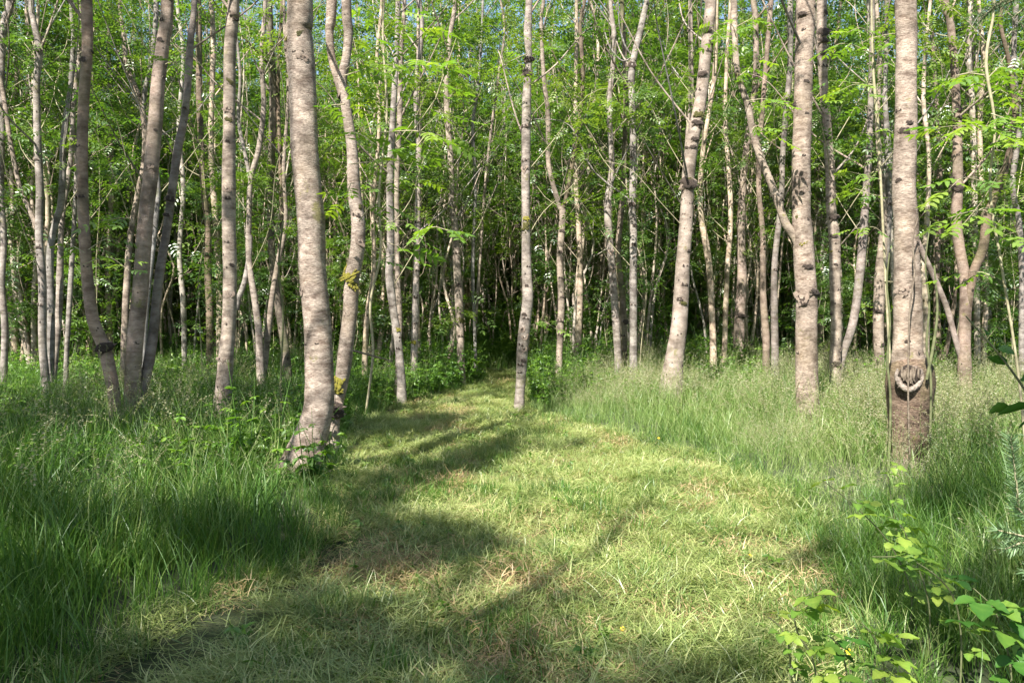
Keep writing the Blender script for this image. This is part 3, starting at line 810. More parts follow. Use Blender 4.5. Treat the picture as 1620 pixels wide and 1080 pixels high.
H('tree', 'biggest trunk, pinkish pale, swept at the foot, left of the mown path', 'tree', 7.5,
  [BIG], M['bark_big'], crown_n=90, seed=11, litr=.45,
  knots=[(460, 235, 17, 'burl'), (453, 76, 13, 'burl'), (455, 70, 12, 'moss'), (452, 124, 8, 'moss'), (480, 58, 16, 'moss_dark'), (485, 98, 13, 'rim'), (476, 173, 4, 'dark'), (479, 457, 15, 'rim'), (497, 474, 5, 'dark'),
         (485, 548, 9, 'dark'), (506, 548, 5, 'dark'), (478, 648, 13, 'rim'), (504, 695, 16, 'rim'), (500, 715, 18, 'rim'), (470, 88, 6, 'dark'), (484, 88, 4, 'dark')])
H('tree', 'second pale trunk with yellow moss patches, just right of the biggest trunk', 'tree', 8.7,
  [dict(p=[(528, 668, 20), (534, 632, 23), (542, 593, 25), (547, 554, 26), (554, 496, 26), (557, 441, 26), (565, 398, 25), (567, 356, 24), (564, 330, 23), (560, 300, 22), (557, 233, 18), (550, 187, 17), (543, 143, 16), (541, 125, 17), (548, 90, 15), (551, 50, 16), (548, 0, 17)]),
   dict(p=[(540, 150, 12), (534, 125, 13), (525, 93, 13), (521, 50, 14), (525, 0, 17)], name='fork', mat=M['bark_big'])],
  M['bark_big'], crown_n=60, seed=12, litr=.42,
  knots=[(546, 430, 24, 'moss'), (554, 440, 26, 'moss'), (563, 452, 22, 'moss'), (538, 604, 24, 'moss'), (533, 618, 22, 'moss'), (539, 622, 13, 'moss_dark'), (530, 640, 22, 'burl'), (534, 655, 18, 'burl'), (571, 378, 12, 'rim'), (551, 498, 10, 'rim'),
         (566, 345, 10, 'dark'), (548, 392, 8, 'burl'), (532, 148, 15, 'burl'), (549, 14, 6, 'dark'), (541, 50, 5, 'dark'), (572, 330, 10, 'moss_dark'), (538, 472, 9, 'burl')],
  sprays=[((545, 120), (640, 102), 7.4, 7), ((548, 110), (600, 70), 7.2, 6), ((548, 130), (575, 140), 7.2, 4), ((640, 100), (712, 108), 7.2, 6), ((550, 215), (610, 240), 7.3, 5), ((553, 260), (650, 262), 7.4, 5),
           ((590, 415), (640, 392), 6.8, 2, dict(sag=.02)), ((640, 392), (712, 365), 6.3, 6, dict(D2=5.4, sc=.85)), ((545, 165), (500, 190), 7.4, 4), ((600, 210), (705, 222), 7.1, 6), ((660, 232), (705, 215), 7.0, 3), ((560, 290), (545, 320), 7.2, 4),
           ((610, 260), (690, 155), 7.2, 2, dict(sag=.02, r=.01)), ((690, 155), (722, 60), 7.2, 3, dict(r=.008)), ((568, 350), (600, 320), 7.3, 4)])
H('tree', 'small grey tree bending at its foot, behind the fallen stick', 'tree', 14,
  [dict(p=[(634, 588, 14), (629, 534, 13), (622, 488, 13), (616, 437, 14), (618, 379, 13), (617, 283, 12), (622, 180, 10), (628, 67, 9), (630, 0, 9)]),
   dict(p=[(630, 560, 9), (632, 507, 10), (629, 437, 9), (628, 363, 9), (628, 283, 9), (632, 190, 9), (634, 90, 8), (640, 0, 7)], D=14.5, ground=True)],
  M['bark_pale'], crown_n=60, seed=13, knots=[(634, 535, 6, 'dark'), (630, 552, 6, 'dark'), (631, 520, 8, 'moss')])
H('tree', 'thin spotted whitish tree just right of the bent grey tree', 'tree', 17,
  [dict(p=[(655, 565, 12), (657, 496, 12), (659, 418, 11), (661, 340, 10), (662, 233, 10), (658, 140, 8), (667, 50, 8), (664, 0, 7)])],
  M['bark_white'], crown_n=60, seed=14, knots=[(656, 541, 10, 'moss'), (660, 402, 7, 'dark'), (661, 430, 6, 'dark'), (658, 470, 6, 'dark'), (660, 352, 7, 'dark'), (658, 510, 5, 'dark')])
H('tree', 'slim tree with a mossy knot, left of the far end of the path', 'tree', 17.5,
  [dict(p=[(729, 560, 13), (727, 496, 14), (723, 418, 13), (720, 358, 12), (715, 333, 12), (713, 250, 10), (706, 150, 9), (712, 60, 8), (720, 0, 7)])],
  M['bark_pale'], crown_n=60, seed=15, knots=[(731, 509, 11, 'moss_dark'), (724, 400, 7, 'dark'), (726, 450, 7, 'dark'), (721, 370, 7, 'dark'), (729, 530, 7, 'dark')])
H('tree', 'pair of very thin whips left of the scarred centre trunk', 'tree', 19,
  [dict(p=[(752, 555, 6), (748, 420, 6), (752, 300, 6), (748, 200, 6), (757, 133, 5), (763, 33, 4), (764, 0, 4)]),
   dict(p=[(752, 520, 5), (760, 400, 5), (770, 267, 5), (787, 133, 5), (798, 50, 4), (792, 0, 3)], D=19.2)],
  M['bark_pale'], crown_n=30, seed=16)
H('tree', 'centre trunk with a band of ragged bark scars, where the path ends', 'tree', 13.6,
  [dict(p=[(822, 628, 17), (824, 600, 17), (826, 558, 19), (830, 516, 19), (835, 474, 18), (833, 428, 17), (832, 358, 15), (832, 250, 15), (833, 167, 15), (835, 117, 12), (837, 90, 11), (835, 50, 14), (837, 0, 12)])],
  M['bark_pale'], crown_n=60, seed=17,
  knots=[(829, 203, 9, 'dark'), (829, 253, 7, 'dark'), (829, 265, 9, 'rim'), (831, 356, 16, 'moss_dark'), (833, 349, 10, 'moss'), (836, 313, 5, 'dark'), (833, 455, 6, 'dark'), (829, 500, 8, 'dark'), (832, 507, 7, 'dark'), (826, 525, 8, 'rim'), (830, 534, 9, 'rim'),
         (824, 543, 8, 'dark'), (829, 551, 9, 'rim'), (824, 560, 8, 'rim'), (828, 569, 8, 'dark'), (823, 577, 7, 'dark'), (837, 95, 12, 'burl'), (834, 117, 12, 'burl'), (836, 420, 6, 'dark'), (822, 590, 7, 'dark')],
  sprays=[((835, 60), (865, 90), 13, 3), ((835, 85), (800, 100), 13, 3), ((838, 515), (880, 520), 13, 3)])
H('tree', 'thin tree whose stem splits into a wide V, right of the centre trunk', 'tree', 16.5,
  [dict(p=[(885, 560, 11), (888, 481, 12), (886, 410, 11), (890, 340, 11), (884, 323, 9), (868, 260, 8), (867, 183, 8), (860, 117, 7), (856, 30, 6), (860, 0, 6)]),
   dict(p=[(889, 330, 8), (895, 317, 8), (907, 250, 8), (918, 183, 7), (922, 117, 7), (918, 40, 6), (925, 0, 5)], name='branch', mat=M['bark_mossy'])],
  M['bark_pale'], crown_n=60, seed=18, knots=[(889, 365, 7, 'dark'), (886, 400, 7, 'dark'), (887, 440, 6, 'dark'), (885, 505, 7, 'dark'), (886, 530, 7, 'dark'), (889, 470, 6, 'dark')])
H('tree', 'ragged barked pale tree broken by dark flecks, left of the slender wavy one', 'tree', 15.3,
  [dict(p=[(978, 575, 13), (976, 533, 13), (972, 474, 13), (967, 410, 12), (962, 350, 12), (962, 317, 12), (968, 260, 10), (964, 170, 9), (972, 70, 8), (966, 0, 7)]),
   dict(p=[(986, 585, 14), (985, 516, 15), (984, 470, 13), (978, 400, 10), (985, 300, 9), (990, 150, 8), (984, 0, 7)], D=16, mat=M['bark_mossy'], ground=True)],
  M['bark_pale'], crown_n=60, seed=19, knots=[(989, 512, 11, 'burl', 1), (984, 533, 8, 'dark', 1), (966, 330, 8, 'rim'), (969, 425, 9, 'rim'), (966, 400, 8, 'rim')])
H('tree', 'slender wavy brownish tree between the ragged pair and the white spotted leaning trunk', 'tree', 14.6,
  [dict(p=[(1002, 582, 14), (1002, 551, 13), (1002, 446, 13), (1002, 358, 12), (1000, 333, 12), (1002, 250, 11), (1000, 167, 11), (999, 117, 12), (1005, 83, 11), (1013, 50, 11), (1022, 7, 9), (1023, 0, 9)]),
   dict(p=[(1004, 88, 3), (985, 97, 3), (965, 75, 3), (955, 45, 2)], up=False, name='branch'),
   dict(p=[(1003, 90, 3), (990, 75, 3), (980, 40, 2), (978, 0, 2)], up=False, name='branch')],
  M['bark_pale'], crown_n=60, seed=20, knots=[(999, 107, 12, 'dark'), (997, 137, 6, 'dark'), (998, 250, 7, 'dark'), (1003, 296, 6, 'dark'), (999, 322, 8, 'dark'), (1004, 355, 7, 'dark'), (1002, 385, 6, 'dark'), (1005, 407, 6, 'dark'), (1001, 480, 6, 'dark')])
H('tree', 'whitish leaning trunk dotted with black eyes, right of centre', 'tree', 13.8,
  [dict(p=[(1064, 590, 37), (1067, 569, 32), (1074, 516, 27), (1078, 463, 25), (1081, 410, 23), (1085, 358, 23), (1087, 317, 22), (1090, 267, 22), (1097, 217, 22), (1107, 167, 20), (1112, 127, 20), (1117, 83, 19), (1122, 33, 19), (1124, 0, 18)])],
  M['bark_white'], crown_n=70, seed=21,
  knots=[(1116, 51, 12, 'burl'), (1124, 69, 9, 'burl'), (1121, 84, 10, 'dark'), (1109, 122, 12, 'burl'), (1103, 145, 7, 'dark'), (1103, 183, 17, 'moss_dark'), (1101, 195, 13, 'burl'), (1107, 205, 9, 'dark'), (1097, 221, 10, 'burl'), (1094, 233, 8, 'burl'), (1085, 236, 7, 'burl'),
         (1087, 290, 21, 'burl'), (1086, 285, 17, 'moss_dark'), (1081, 308, 7, 'dark'), (1079, 315, 6, 'dark'), (1091, 326, 7, 'dark'), (1080, 338, 5, 'dark'), (1092, 348, 7, 'dark'), (1089, 375, 6, 'dark'), (1089, 399, 9, 'burl'), (1082, 422, 7, 'dark'), (1081, 449, 8, 'dark'),
         (1073, 476, 9, 'dark'), (1080, 482, 11, 'moss_dark'), (1064, 504, 8, 'dark'), (1084, 543, 7, 'dark'), (1082, 365, 5, 'dark')],
  sprays=[((1125, 45), (1150, 70), 13.5, 3), ((1122, 60), (1165, 50), 13.5, 3)])
H('tree', 'very thin black dotted white tree rising behind the whitish leaning trunk', 'tree', 17.5,
  [dict(p=[(1070, 560, 9), (1078, 440, 9), (1084, 300, 9), (1088, 213, 8), (1093, 167, 9), (1093, 83, 8), (1092, 0, 7)])],
  M['bark_white'], crown_n=50, seed=22, knots=[(1092, 20, 5, 'dark'), (1091, 52, 6, 'dark'), (1092, 70, 6, 'dark'), (1093, 118, 7, 'dark'), (1092, 143, 6, 'dark'), (1094, 97, 5, 'dark'), (1091, 166, 5, 'dark')])
H('tree', 'shaded stout grey tree with a black eye, behind the grass right of the whitish trunk', 'tree', 18,
  [dict(p=[(1168, 560, 20), (1170, 500, 18), (1174, 440, 16), (1172, 360, 14), (1180, 240, 11), (1195, 133, 10), (1195, 33, 10), (1192, 0, 9)])],
  M['bark_grey'], crown_n=60, seed=23, lit=False, knots=[(1170, 502, 12, 'burl'), (1195, 33, 8, 'dark'), (1195, 120, 8, 'dark')])
H('tree', 'dark thin tree standing left of the two tone trunk', 'tree', 15.5,
  [dict(p=[(1226, 570, 13), (1225, 481, 12), (1226, 410, 10), (1236, 317, 9), (1238, 250, 9), (1243, 183, 10), (1250, 100, 9), (1250, 0, 9)]),
   dict(p=[(1212, 575, 12), (1212, 533, 12), (1207, 463, 11), (1207, 375, 9), (1200, 280, 8), (1208, 150, 8), (1220, 0, 8)], D=16.2, ground=True)],
  M['bark_grey'], crown_n=60, seed=24, lit=False, knots=[(1240, 207, 6, 'dark'), (1236, 318, 6, 'dark'), (1225, 430, 6, 'dark')])
H('tree', 'thick trunk with paired black burls and a long bare arm reaching up left', 'tree', 10.1,
  [dict(p=[(1278, 655, 40), (1277, 621, 37), (1276, 551, 35), (1276, 481, 35), (1272, 410, 35), (1269, 358, 33), (1268, 333, 31), (1268, 250, 30), (1270, 167, 29), (1272, 83, 29), (1275, 0, 31)]),
   dict(p=[(1266, 400, 12), (1257, 375, 14), (1243, 355, 14), (1235, 333, 13), (1217, 283, 13), (1207, 260, 13), (1193, 217, 12), (1183, 167, 11), (1167, 117, 10), (1163, 67, 10), (1161, 0, 11)], name='branch', mat=M['bark_pale'])],
  M['bark_big'], crown_n=80, seed=25,
  knots=[(1264, 476, 18, 'rim'), (1266, 478, 12, 'burl'), (1285, 465, 19, 'burl'), (1272, 428, 13, 'burl'), (1266, 386, 13, 'moss'), (1255, 170, 14, 'burl'), (1265, 24, 12, 'burl'), (1286, 8, 11, 'burl'), (1271, 130, 7, 'dark'), (1272, 182, 6, 'dark'), (1267, 52, 6, 'dark'), (1287, 40, 7, 'dark'),
         (1267, 247, 6, 'dark'), (1271, 352, 7, 'dark'), (1258, 345, 12, 'moss_dark'), (1260, 560, 8, 'dark'), (1272, 300, 8, 'rim'), (1284, 200, 6, 'dark')],
  sprays=[((1160, 100), (1140, 60), 9.8, 3), ((1170, 120), (1195, 95), 9.8, 4), ((1165, 60), (1130, 40), 9.8, 4), ((1180, 160), (1225, 165), 9.6, 5), ((1190, 205), (1222, 215), 9.6, 4), ((1160, 45), (1190, 25), 9.8, 4)])
H('tree', 'dark rough tree covered in small knots, immediately right of the two tone trunk', 'tree', 13,
  [dict(p=[(1321, 592, 20), (1321, 569, 19), (1323, 509, 18), (1321, 446, 18), (1320, 375, 18), (1315, 333, 16), (1313, 267, 15), (1308, 200, 15), (1303, 133, 15), (1300, 67, 16), (1300, 0, 16)]),
   dict(p=[(1326, 592, 14), (1334, 558, 13), (1348, 516, 14), (1357, 463, 14), (1364, 393, 14), (1369, 320, 12), (1375, 233, 11), (1378, 133, 9), (1380, 0, 8)], D=13.1, Dtop=13.6, mat=M['bark_grey'])],
  M['bark_pale'], crown_n=70, seed=26,
  knots=[(1300, 55, 15, 'burl'), (1300, 70, 14, 'burl'), (1303, 105, 8, 'dark'), (1309, 192, 7, 'dark'), (1307, 223, 11, 'burl'), (1313, 268, 7, 'dark'), (1317, 345, 14, 'burl'), (1312, 345, 9, 'moss_dark'), (1313, 400, 8, 'moss'), (1319, 420, 7, 'dark'), (1312, 495, 8, 'dark'),
         (1325, 462, 6, 'dark'), (1305, 20, 9, 'burl'), (1298, 90, 9, 'burl'), (1325, 400, 6, 'dark'), (1321, 575, 13, 'burl'), (1327, 555, 9, 'rim'), (1368, 326, 8, 'dark', 1), (1316, 375, 9, 'burl')])
H('tree', 'pale forked tree seen just left of the hollow scarred trunk', 'tree', 14,
  [dict(p=[(1392, 590, 17), (1390, 540, 17), (1390, 498, 18), (1393, 428, 17), (1397, 375, 14), (1396, 300, 10), (1388, 200, 8), (1392, 100, 7), (1386, 0, 6)]),
   dict(p=[(1394, 440, 9), (1402, 400, 10), (1406, 340, 11), (1407, 300, 12), (1405, 233, 10), (1400, 150, 8), (1403, 60, 7), (1403, 0, 7)])],
  M['bark_pale'], crown_n=60, seed=27, knots=[(1385, 495, 11, 'burl'), (1396, 498, 6, 'dark'), (1408, 327, 8, 'dark', 1), (1394, 545, 9, 'dark')])
SCAR = dict(p=[(1437, 715, 54), (1437, 692, 54), (1439, 650, 62), (1439, 618, 69), (1439, 596, 69), (1438, 578, 60), (1436, 560, 50), (1436, 530, 46), (1436, 481, 44), (1434, 410, 40), (1434, 358, 38), (1430, 300, 37), (1431, 267, 37), (1433, 200, 36), (1433, 133, 34), (1434, 67, 34), (1433, 0, 34)])
H('tree', 'big pale trunk on a swollen dark foot with a hollow scar and U shaped lip', 'tree', 7.6,
  [SCAR], M['bark_big'], crown_n=80, seed=28, litr=.36,
  knots=[(1424, 215, 14, 'dark'), (1431, 205, 9, 'burl'), (1418, 180, 9, 'dark'), (1437, 166, 7, 'dark'), (1416, 285, 10, 'dark'), (1441, 386, 10, 'rim'), (1448, 400, 10, 'burl'), (1446, 392, 10, 'burl'), (1421, 460, 16, 'rim'), (1442, 640, 9, 'rim'), (1450, 672, 10, 'rim'), (1441, 650, 6, 'dark'), (1453, 648, 8, 'dark'),
         (1420, 660, 16, 'rim'), (1423, 678, 14, 'burl'), (1460, 630, 14, 'burl'), (1412, 596, 12, 'burl'), (1466, 590, 14, 'burl'), (1428, 690, 8, 'dark'), (1466, 612, 10, 'burl'), (1444, 558, 12, 'rim'), (1426, 545, 7, 'dark'), (1420, 470, 9, 'dark')])
H('tree', 'grey green shaded tree with a leaning dark arm, right of the hollow scarred trunk', 'tree', 12.3,
  [dict(p=[(1526, 590, 22), (1525, 551, 20), (1527, 498, 18), (1527, 446, 17), (1518, 393, 17), (1513, 353, 17), (1515, 300, 17), (1515, 233, 15), (1513, 167, 13), (1508, 83, 12), (1503, 33, 12), (1495, 0, 12)]),
   dict(p=[(1530, 500, 12), (1538, 438, 14), (1555, 393, 15), (1563, 340, 14), (1593, 260, 12), (1603, 200, 12), (1607, 173, 11), (1597, 100, 7), (1583, 40, 6), (1585, 0, 5)], Dtop=11.5, mat=M['bark_mossy']),
   dict(p=[(1605, 180, 7), (1618, 140, 6), (1632, 80, 5)], D=11.6, up=False, name='branch', mat=M['bark_mossy']),
   dict(p=[(1525, 580, 9), (1514, 545, 9), (1499, 491, 9), (1481, 446, 9), (1462, 405, 9), (1452, 380, 7)], up=False, name='branch', mat=M['bark_grey'])],
  M['bark_grey'], crown_n=60, seed=29,
  knots=[(1513, 173, 12, 'burl'), (1516, 190, 9, 'burl'), (1511, 303, 15, 'burl'), (1525, 447, 10, 'burl'), (1504, 25, 10, 'dark'), (1515, 215, 7, 'dark'), (1512, 245, 6, 'dark')],
  sprays=[((1510, 120), (1590, 122), 11.5, 5), ((1512, 125), (1500, 128), 11.5, 3)])
H('tree', 'pair of thin pale stems side by side, right of the grey green tree', 'tree', 16,
  [dict(p=[(1546, 560, 10), (1545, 450, 10), (1542, 317, 9), (1540, 233, 9), (1537, 150, 9), (1533, 83, 8), (1536, 0, 7)]),
   dict(p=[(1556, 560, 9), (1560, 450, 9), (1555, 333, 8), (1550, 200, 8), (1556, 100, 7), (1548, 0, 6)], D=16.4, ground=True)],
  M['bark_far'], crown_n=60, seed=30)
H('tree', 'thin pale tree at the very right picture edge', 'tree', 13,
  [dict(p=[(1617, 580, 11), (1617, 500, 10), (1617, 428, 10), (1612, 350, 9), (1602, 290, 9), (1612, 200, 9), (1604, 100, 8), (1608, 0, 8)])],
  M['bark_pale'], crown_n=60, seed=31)
H('tree', 'crooked slim stem behind the right side of the hollow scarred trunk', 'tree', 14.8,
  [dict(p=[(1464, 560, 12), (1465, 481, 12), (1460, 428, 10), (1466, 350, 8), (1470, 250, 7), (1461, 160, 7), (1466, 60, 6), (1472, 0, 5)])],
  M['bark_far'], crown_n=50, seed=32)
H('tree', 'leaning thin stem seen between the tall grey trunk and the dotted slim tree', 'tree', 16.5,
  [dict(p=[(292, 570, 9), (290, 480, 9), (284, 400, 8), (290, 300, 8), (283, 200, 7), (290, 90, 6), (280, 0, 6)])],
  M['bark_far'], crown_n=50, seed=33)
H('tree', 'crooked pale stem in the gap right of the moss patched trunk', 'tree', 15.8,
  [dict(p=[(578, 545, 9), (582, 490, 9), (592, 420, 7), (590, 330, 7), (600, 200, 6), (596, 100, 6), (604, 0, 5)])],
  M['bark_far'], crown_n=50, seed=34)
H('tree', 'thin pale pair of stems between the whitish trunk and the stout grey tree', 'tree', 17,
  [dict(p=[(1128, 545, 11), (1124, 446, 11), (1118, 393, 11), (1108, 330, 9), (1112, 240, 8), (1130, 120, 7), (1134, 0, 6)]),
   dict(p=[(1146, 560, 9), (1150, 440, 9), (1156, 330, 8), (1148, 200, 7), (1150, 90, 6), (1156, 0, 6)], D=17.5, ground=True)],
  M['bark_far'], crown_n=50, seed=35)

t28 = None
# hollow scar on the swollen trunk: dark cavity, pale horseshoe lip
t28 = [h for h in HEROES if 'hollow scar and U' in h['root']['label'] and 'swollen' in h['root']['label']][0]
rt, bs = t28['root'], t28['base']
front = 7.6 - 75 * .5 / F * 7.6
def front_pts(px):
    out = []
    for x, y, w in px:
        rpx = 36.5; s = (x - 1439) / rpx
        d = 7.6 - math.sqrt(max(.05, 1 - s * s)) * rpx / F * 7.6
        out.append([*(P3(x, y, d - .008) - bs), w * .5 / F * 7.6])
    return np.array(out)
V, Q, _ = tube(front_pts([(1420, 583, 3), (1419, 596, 7), (1424, 608, 8), (1434, 616, 9), (1442, 616, 9), (1452, 609, 8), (1458, 597, 7), (1457, 583, 4)]), 10, .012, .17, 3)
mesh_obj('bark_lip', V, Q, M['lip'], rt)
cl = np.array([[*(P3(x, y, 7.6) - bs), w * .5 / F * 7.6] for x, y, w in [(1437, 722, 58), (1437, 692, 57), (1438, 650, 65), (1439, 618, 72), (1439, 598, 73), (1438, 582, 68), (1437, 572, 56), (1436, 564, 44)]])
V, Q, _ = tube(cl, 26, .03, .05, 9); mesh_obj('swollen_foot', V, Q, M['bark_foot'], rt)
cv = KN['burl'].copy(); COL.objects.link(cv); cv.name = 'hollow'; cv.parent = rt
p = P3(1439, 593, front + .01); cv.location = p - bs; cv.rotation_euler = (math.pi / 2, 0, 0); cv.scale = (.098, .088, .03)
for k in range(9):   # rotten wood inside the hollow
    x = 1427 + k * 3 + random.uniform(-1, 1); a = front_pts([(x, 582 + random.uniform(-3, 3), 3), (x + random.uniform(-3, 3), 596, 4), (x + random.uniform(-5, 5), 608 - abs(k - 4) * 2, 2)])
    a[:, 1] -= .012
    V, Q, _ = tube(a, 5, .02, .1, k); mesh_obj('splinter', V, Q, M['deadwood'], rt)
# thin shoots that rise along the swollen trunk
for pl, mt in (([(1441, 705, 3), (1437, 640, 3), (1437, 560, 3), (1440, 480, 3), (1447, 430, 3), (1444, 380, 2.5), (1452, 345, 2)], M['deadwood']),
               ([(1405, 700, 4), (1409, 640, 4), (1404, 570, 4), (1408, 510, 3.5), (1403, 450, 3), (1407, 400, 2)], M['shoot']),
               ([(1470, 690, 4), (1473, 610, 4), (1466, 550, 4), (1470, 480, 3), (1464, 420, 2.5), (1472, 350, 2)], M['shoot']),
               ([(1466, 600, 5), (1476, 550, 5), (1483, 490, 4), (1478, 420, 3)], M['shoot'])):
    a = np.array([[*(P3(x, y, front - .03) - bs), w * .5 / F * front] for x, y, w in pl])
    if pl[0][1] > 680: a[0, 2] = -.02
    V, Q, _ = tube(a, 6, .06, .05, 1); mesh_obj('shoot', V, Q, mt, rt)

# ------------------------------------------------------------------ trees beside and behind the camera: their crowns shade the foreground
gB = np.random.default_rng(77)
SIDE = [(-5.2, 1.5), (-7.5, 4.2), (-3.4, -2.2), (-6.2, -4.0), (-1.0, -4.6), (1.8, -3.2), (-3.6, -6.6), (3.6, -.6), (-9.0, .2), (.6, -7.8), (5.2, 2.2), (-9.3, 6.6), (5.6, -4.5), (-8.4, -7.5), (7.2, 5.2), (-12, 3.5), (-2.6, -9.8), (-4.9, 3.6), (-6.6, 2.8)]
RK2 = 'first second third fourth fifth sixth seventh eighth ninth tenth eleventh twelfth thirteenth fourteenth fifteenth sixteenth seventeenth eighteenth nineteenth'.split()
for k, (x, y) in enumerate(SIDE):
    g = np.random.default_rng(200 + k)
    base = np.array([x, y, zg(x, y) - .03])
    where = 'left of' if x < -4.5 and y > -2 else 'right of' if x > 3 and y > -2 else 'behind'
    root = empty('tree', base, '%s slim shade tree outside the frame %s the viewpoint' % (RK2[k], where), 'tree', 'trees %s the viewpoint' % where)
    zt = g.uniform(11, 14); r0 = g.uniform(.09, .14)
    rows = np.array([[0, 0, -.05, r0 * 1.3], [0, 0, .5, r0]] + [[g.normal(0, .1) * f, g.normal(0, .1) * f, f * 3, r0 * (1 - f * .19)] for f in (1, 2, 3)] + [[.2, .1, zt, .02]])
    V, Q, c = tube(rows, 12, .15, .05, k); mesh_obj('trunk', V, Q, M['bark_pale'], root)
    cw = c.copy(); cw[:, :3] += base
    C = []
    for lb in limbs_for(cw, 4.4, zt - .3, 14, g, 2.5):
        l2 = lb.copy(); l2[:, :3] -= base
        V, Q, _ = tube(l2, 5, .3); mesh_obj('branch', V, Q, M['bark_pale'], root)
        t = g.uniform(.3, 1.1, 18); C.append(lb[0, :3] + (lb[-1, :3] - lb[0, :3]) * t[:, None] + g.normal(0, .38, (18, 3)))
    HEROES.append(dict(root=root, base=base, C=np.vstack(C), n=0, g=g, mat=M['leaf'], side=True))

for x, y, D in [(1600, 700, 2.3), (1605, 760, 2.3), (1600, 820, 2.3), (1590, 860, 2.3), (1262, 950, 2.75), (1285, 940, 2.75), (1262, 1000, 2.75), (1365, 990, 2.75), (1390, 1010, 2.75), (1305, 765, 3.6), (1340, 790, 3.6), (1400, 850, 3.6), (1405, 815, 3.4), (1440, 850, 3.4), (1400, 885, 3.1), (1590, 1015, 2.5)]:
    p = P3(x, y, D); gx, gy = light_project(p[None]); KEEP_LIT.append((gx[0], gy[0], p[2], .22))
for h in HEROES:
    if h['C'] is None: continue
    P, yaw, pit, rol, sc, ti = clusters(h['C'], 10 if h.get('side') else 9, .13, h['g'])
    if h.get('side'): sc = sc * 1.25
    k = sun_filter(P)
    # nothing of these crowns hangs right in front of the lens
    px, py = to_px(P[:, 0], P[:, 1], P[:, 2])
    k &= ~((P[:, 1] < 6.5) & (P[:, 1] > .3) & (np.abs(px - 810) < 900) & (py > -60))
    if k.sum() < 5: continue
    if h.get('low') is not None:
        ex = clusters(h['low'], 7, .14, h['g'])
        P, yaw, pit, rol, sc, ti = [np.concatenate([u[k], v]) for u, v in zip((P, yaw, pit, rol, sc, ti), ex)]
        ti[-len(ex[0]):] = np.clip(ti[-len(ex[0]):] + .25, 0, 1)
        k = np.ones(len(P), bool)
    V, Q, t = place_leaves(LEAF_FAR if h.get('side') else LEAF_MID, P[k] - h['base'], yaw[k], pit[k], rol[k], sc[k], ti[k])
    mesh_obj('crown', V, Q, h['mat'], h['root'], tint=t, smooth=False)

# ------------------------------------------------------------------ the woodland behind: shared tree shapes
def bg_shape(seed, mat, sapling=False, pole=False):
    g = np.random.default_rng(seed)
    parts, C, lows = [], [], []
    ns = 1 if sapling else int(g.choice([1, 1, 2, 3]))
    H_ = g.uniform(2.8, 7) if sapling else g.uniform(6, 11) if pole else g.uniform(12, 15)
    for s in range(ns):
        r0 = .012 if sapling else g.uniform(.022, .042) if pole else g.uniform(.05, .10) * (1 if ns == 1 else .8)
        a = g.uniform(0, 6.28); lean = g.uniform(.0, .12) + (.05 if ns > 1 else 0)
        pts = []
        n = 7; wob = g.normal(0, .10, (n, 2)) * (1.7 if pole else 1 if not sapling else .5)
        for k in range(n):
            f = k / (n - 1); z = -.1 + H_ * f
            pts.append([math.cos(a) * lean * z * (1 - .4 * f) + wob[k, 0] * (f > 0) + .08 * s, math.sin(a) * lean * z * (1 - .4 * f) + wob[k, 1] * (f > 0), z, max(.006, r0 * (1 - .82 * f)) * (1.25 if k == 0 else 1)])
        V, Q, c = tube(pts, 4 if sapling else 7, .5, .05, seed)
        parts.append((V, Q))
        nl = 9 if sapling else 4 if pole else 12
        for lb in limbs_for(c, .9 if sapling else 3.0, H_ - .2, nl, g, .7 if sapling else 1.7):
            V, Q, _ = tube(lb, 3, .5); parts.append((V, Q))
            m = 4 if sapling else 4
            zz = lb[0, 2]
            if not sapling and zz > 9: m = 2
            t = g.uniform(.35, 1.1, m if zz > 5 or sapling else 3)
            C.append(lb[0, :3] + (lb[-1, :3] - lb[0, :3]) * t[:, None] + g.normal(0, .3 if not sapling else .12, (len(t), 3)))
        if not sapling:
            for w in range(3):      # bare curving whips low on the stem
                z = g.uniform(1, 6); i = int(np.argmin(np.abs(c[:, 2] - z))); p = c[i, :3]; aa = g.uniform(0, 6.28)
                d = np.array([math.cos(aa), math.sin(aa), 0]); L = g.uniform(.6, 1.6)
                V, Q, _ = tube(np.array([[*p, .010], [*(p + d * L * .4 + [0, 0, .25 * L]), .008], [*(p + d * L * .6 + [0, 0, .9 * L]), .006], [*(p + d * L * .5 + [0, 0, 1.5 * L]), .003]]), 3, .3)
                parts.append((V, Q))
            for w in range(1 if pole else 5):      # low leaf sprays
                z = g.uniform(1.3, 6); C.append(np.array([[*(g.normal(0, .65, 2)), z]]) + g.normal(0, .18, (3, 3)))
    TV, TQ = join(parts)
    C = np.vstack(C)
    P, yaw, pit, rol, sc, ti = clusters(C, 5 if sapling else 4 if pole else 10, .15, g)
    LV, LQ, t = place_leaves(LEAF_MID if sapling else LEAF_FAR, P, yaw, pit, rol, sc * (1.0 if sapling else 1.28), ti)
    tr = mesh_obj('trunk', TV, TQ, mat, parent='unlinked')
    cr = mesh_obj('crown', LV, LQ, M['leaf'], parent='unlinked', tint=t, smooth=False)
    return tr, cr, (TV, TQ, LV, LQ, t)
BG = [bg_shape(300 + k, M['bark_far'] if k % 4 else M['bark_grey']) for k in range(12)]
POLE = [bg_shape(450 + k, M['bark_far'], pole=True) for k in range(6)]
SAP = [bg_shape(400 + k, M['twig'], True) for k in range(5)]
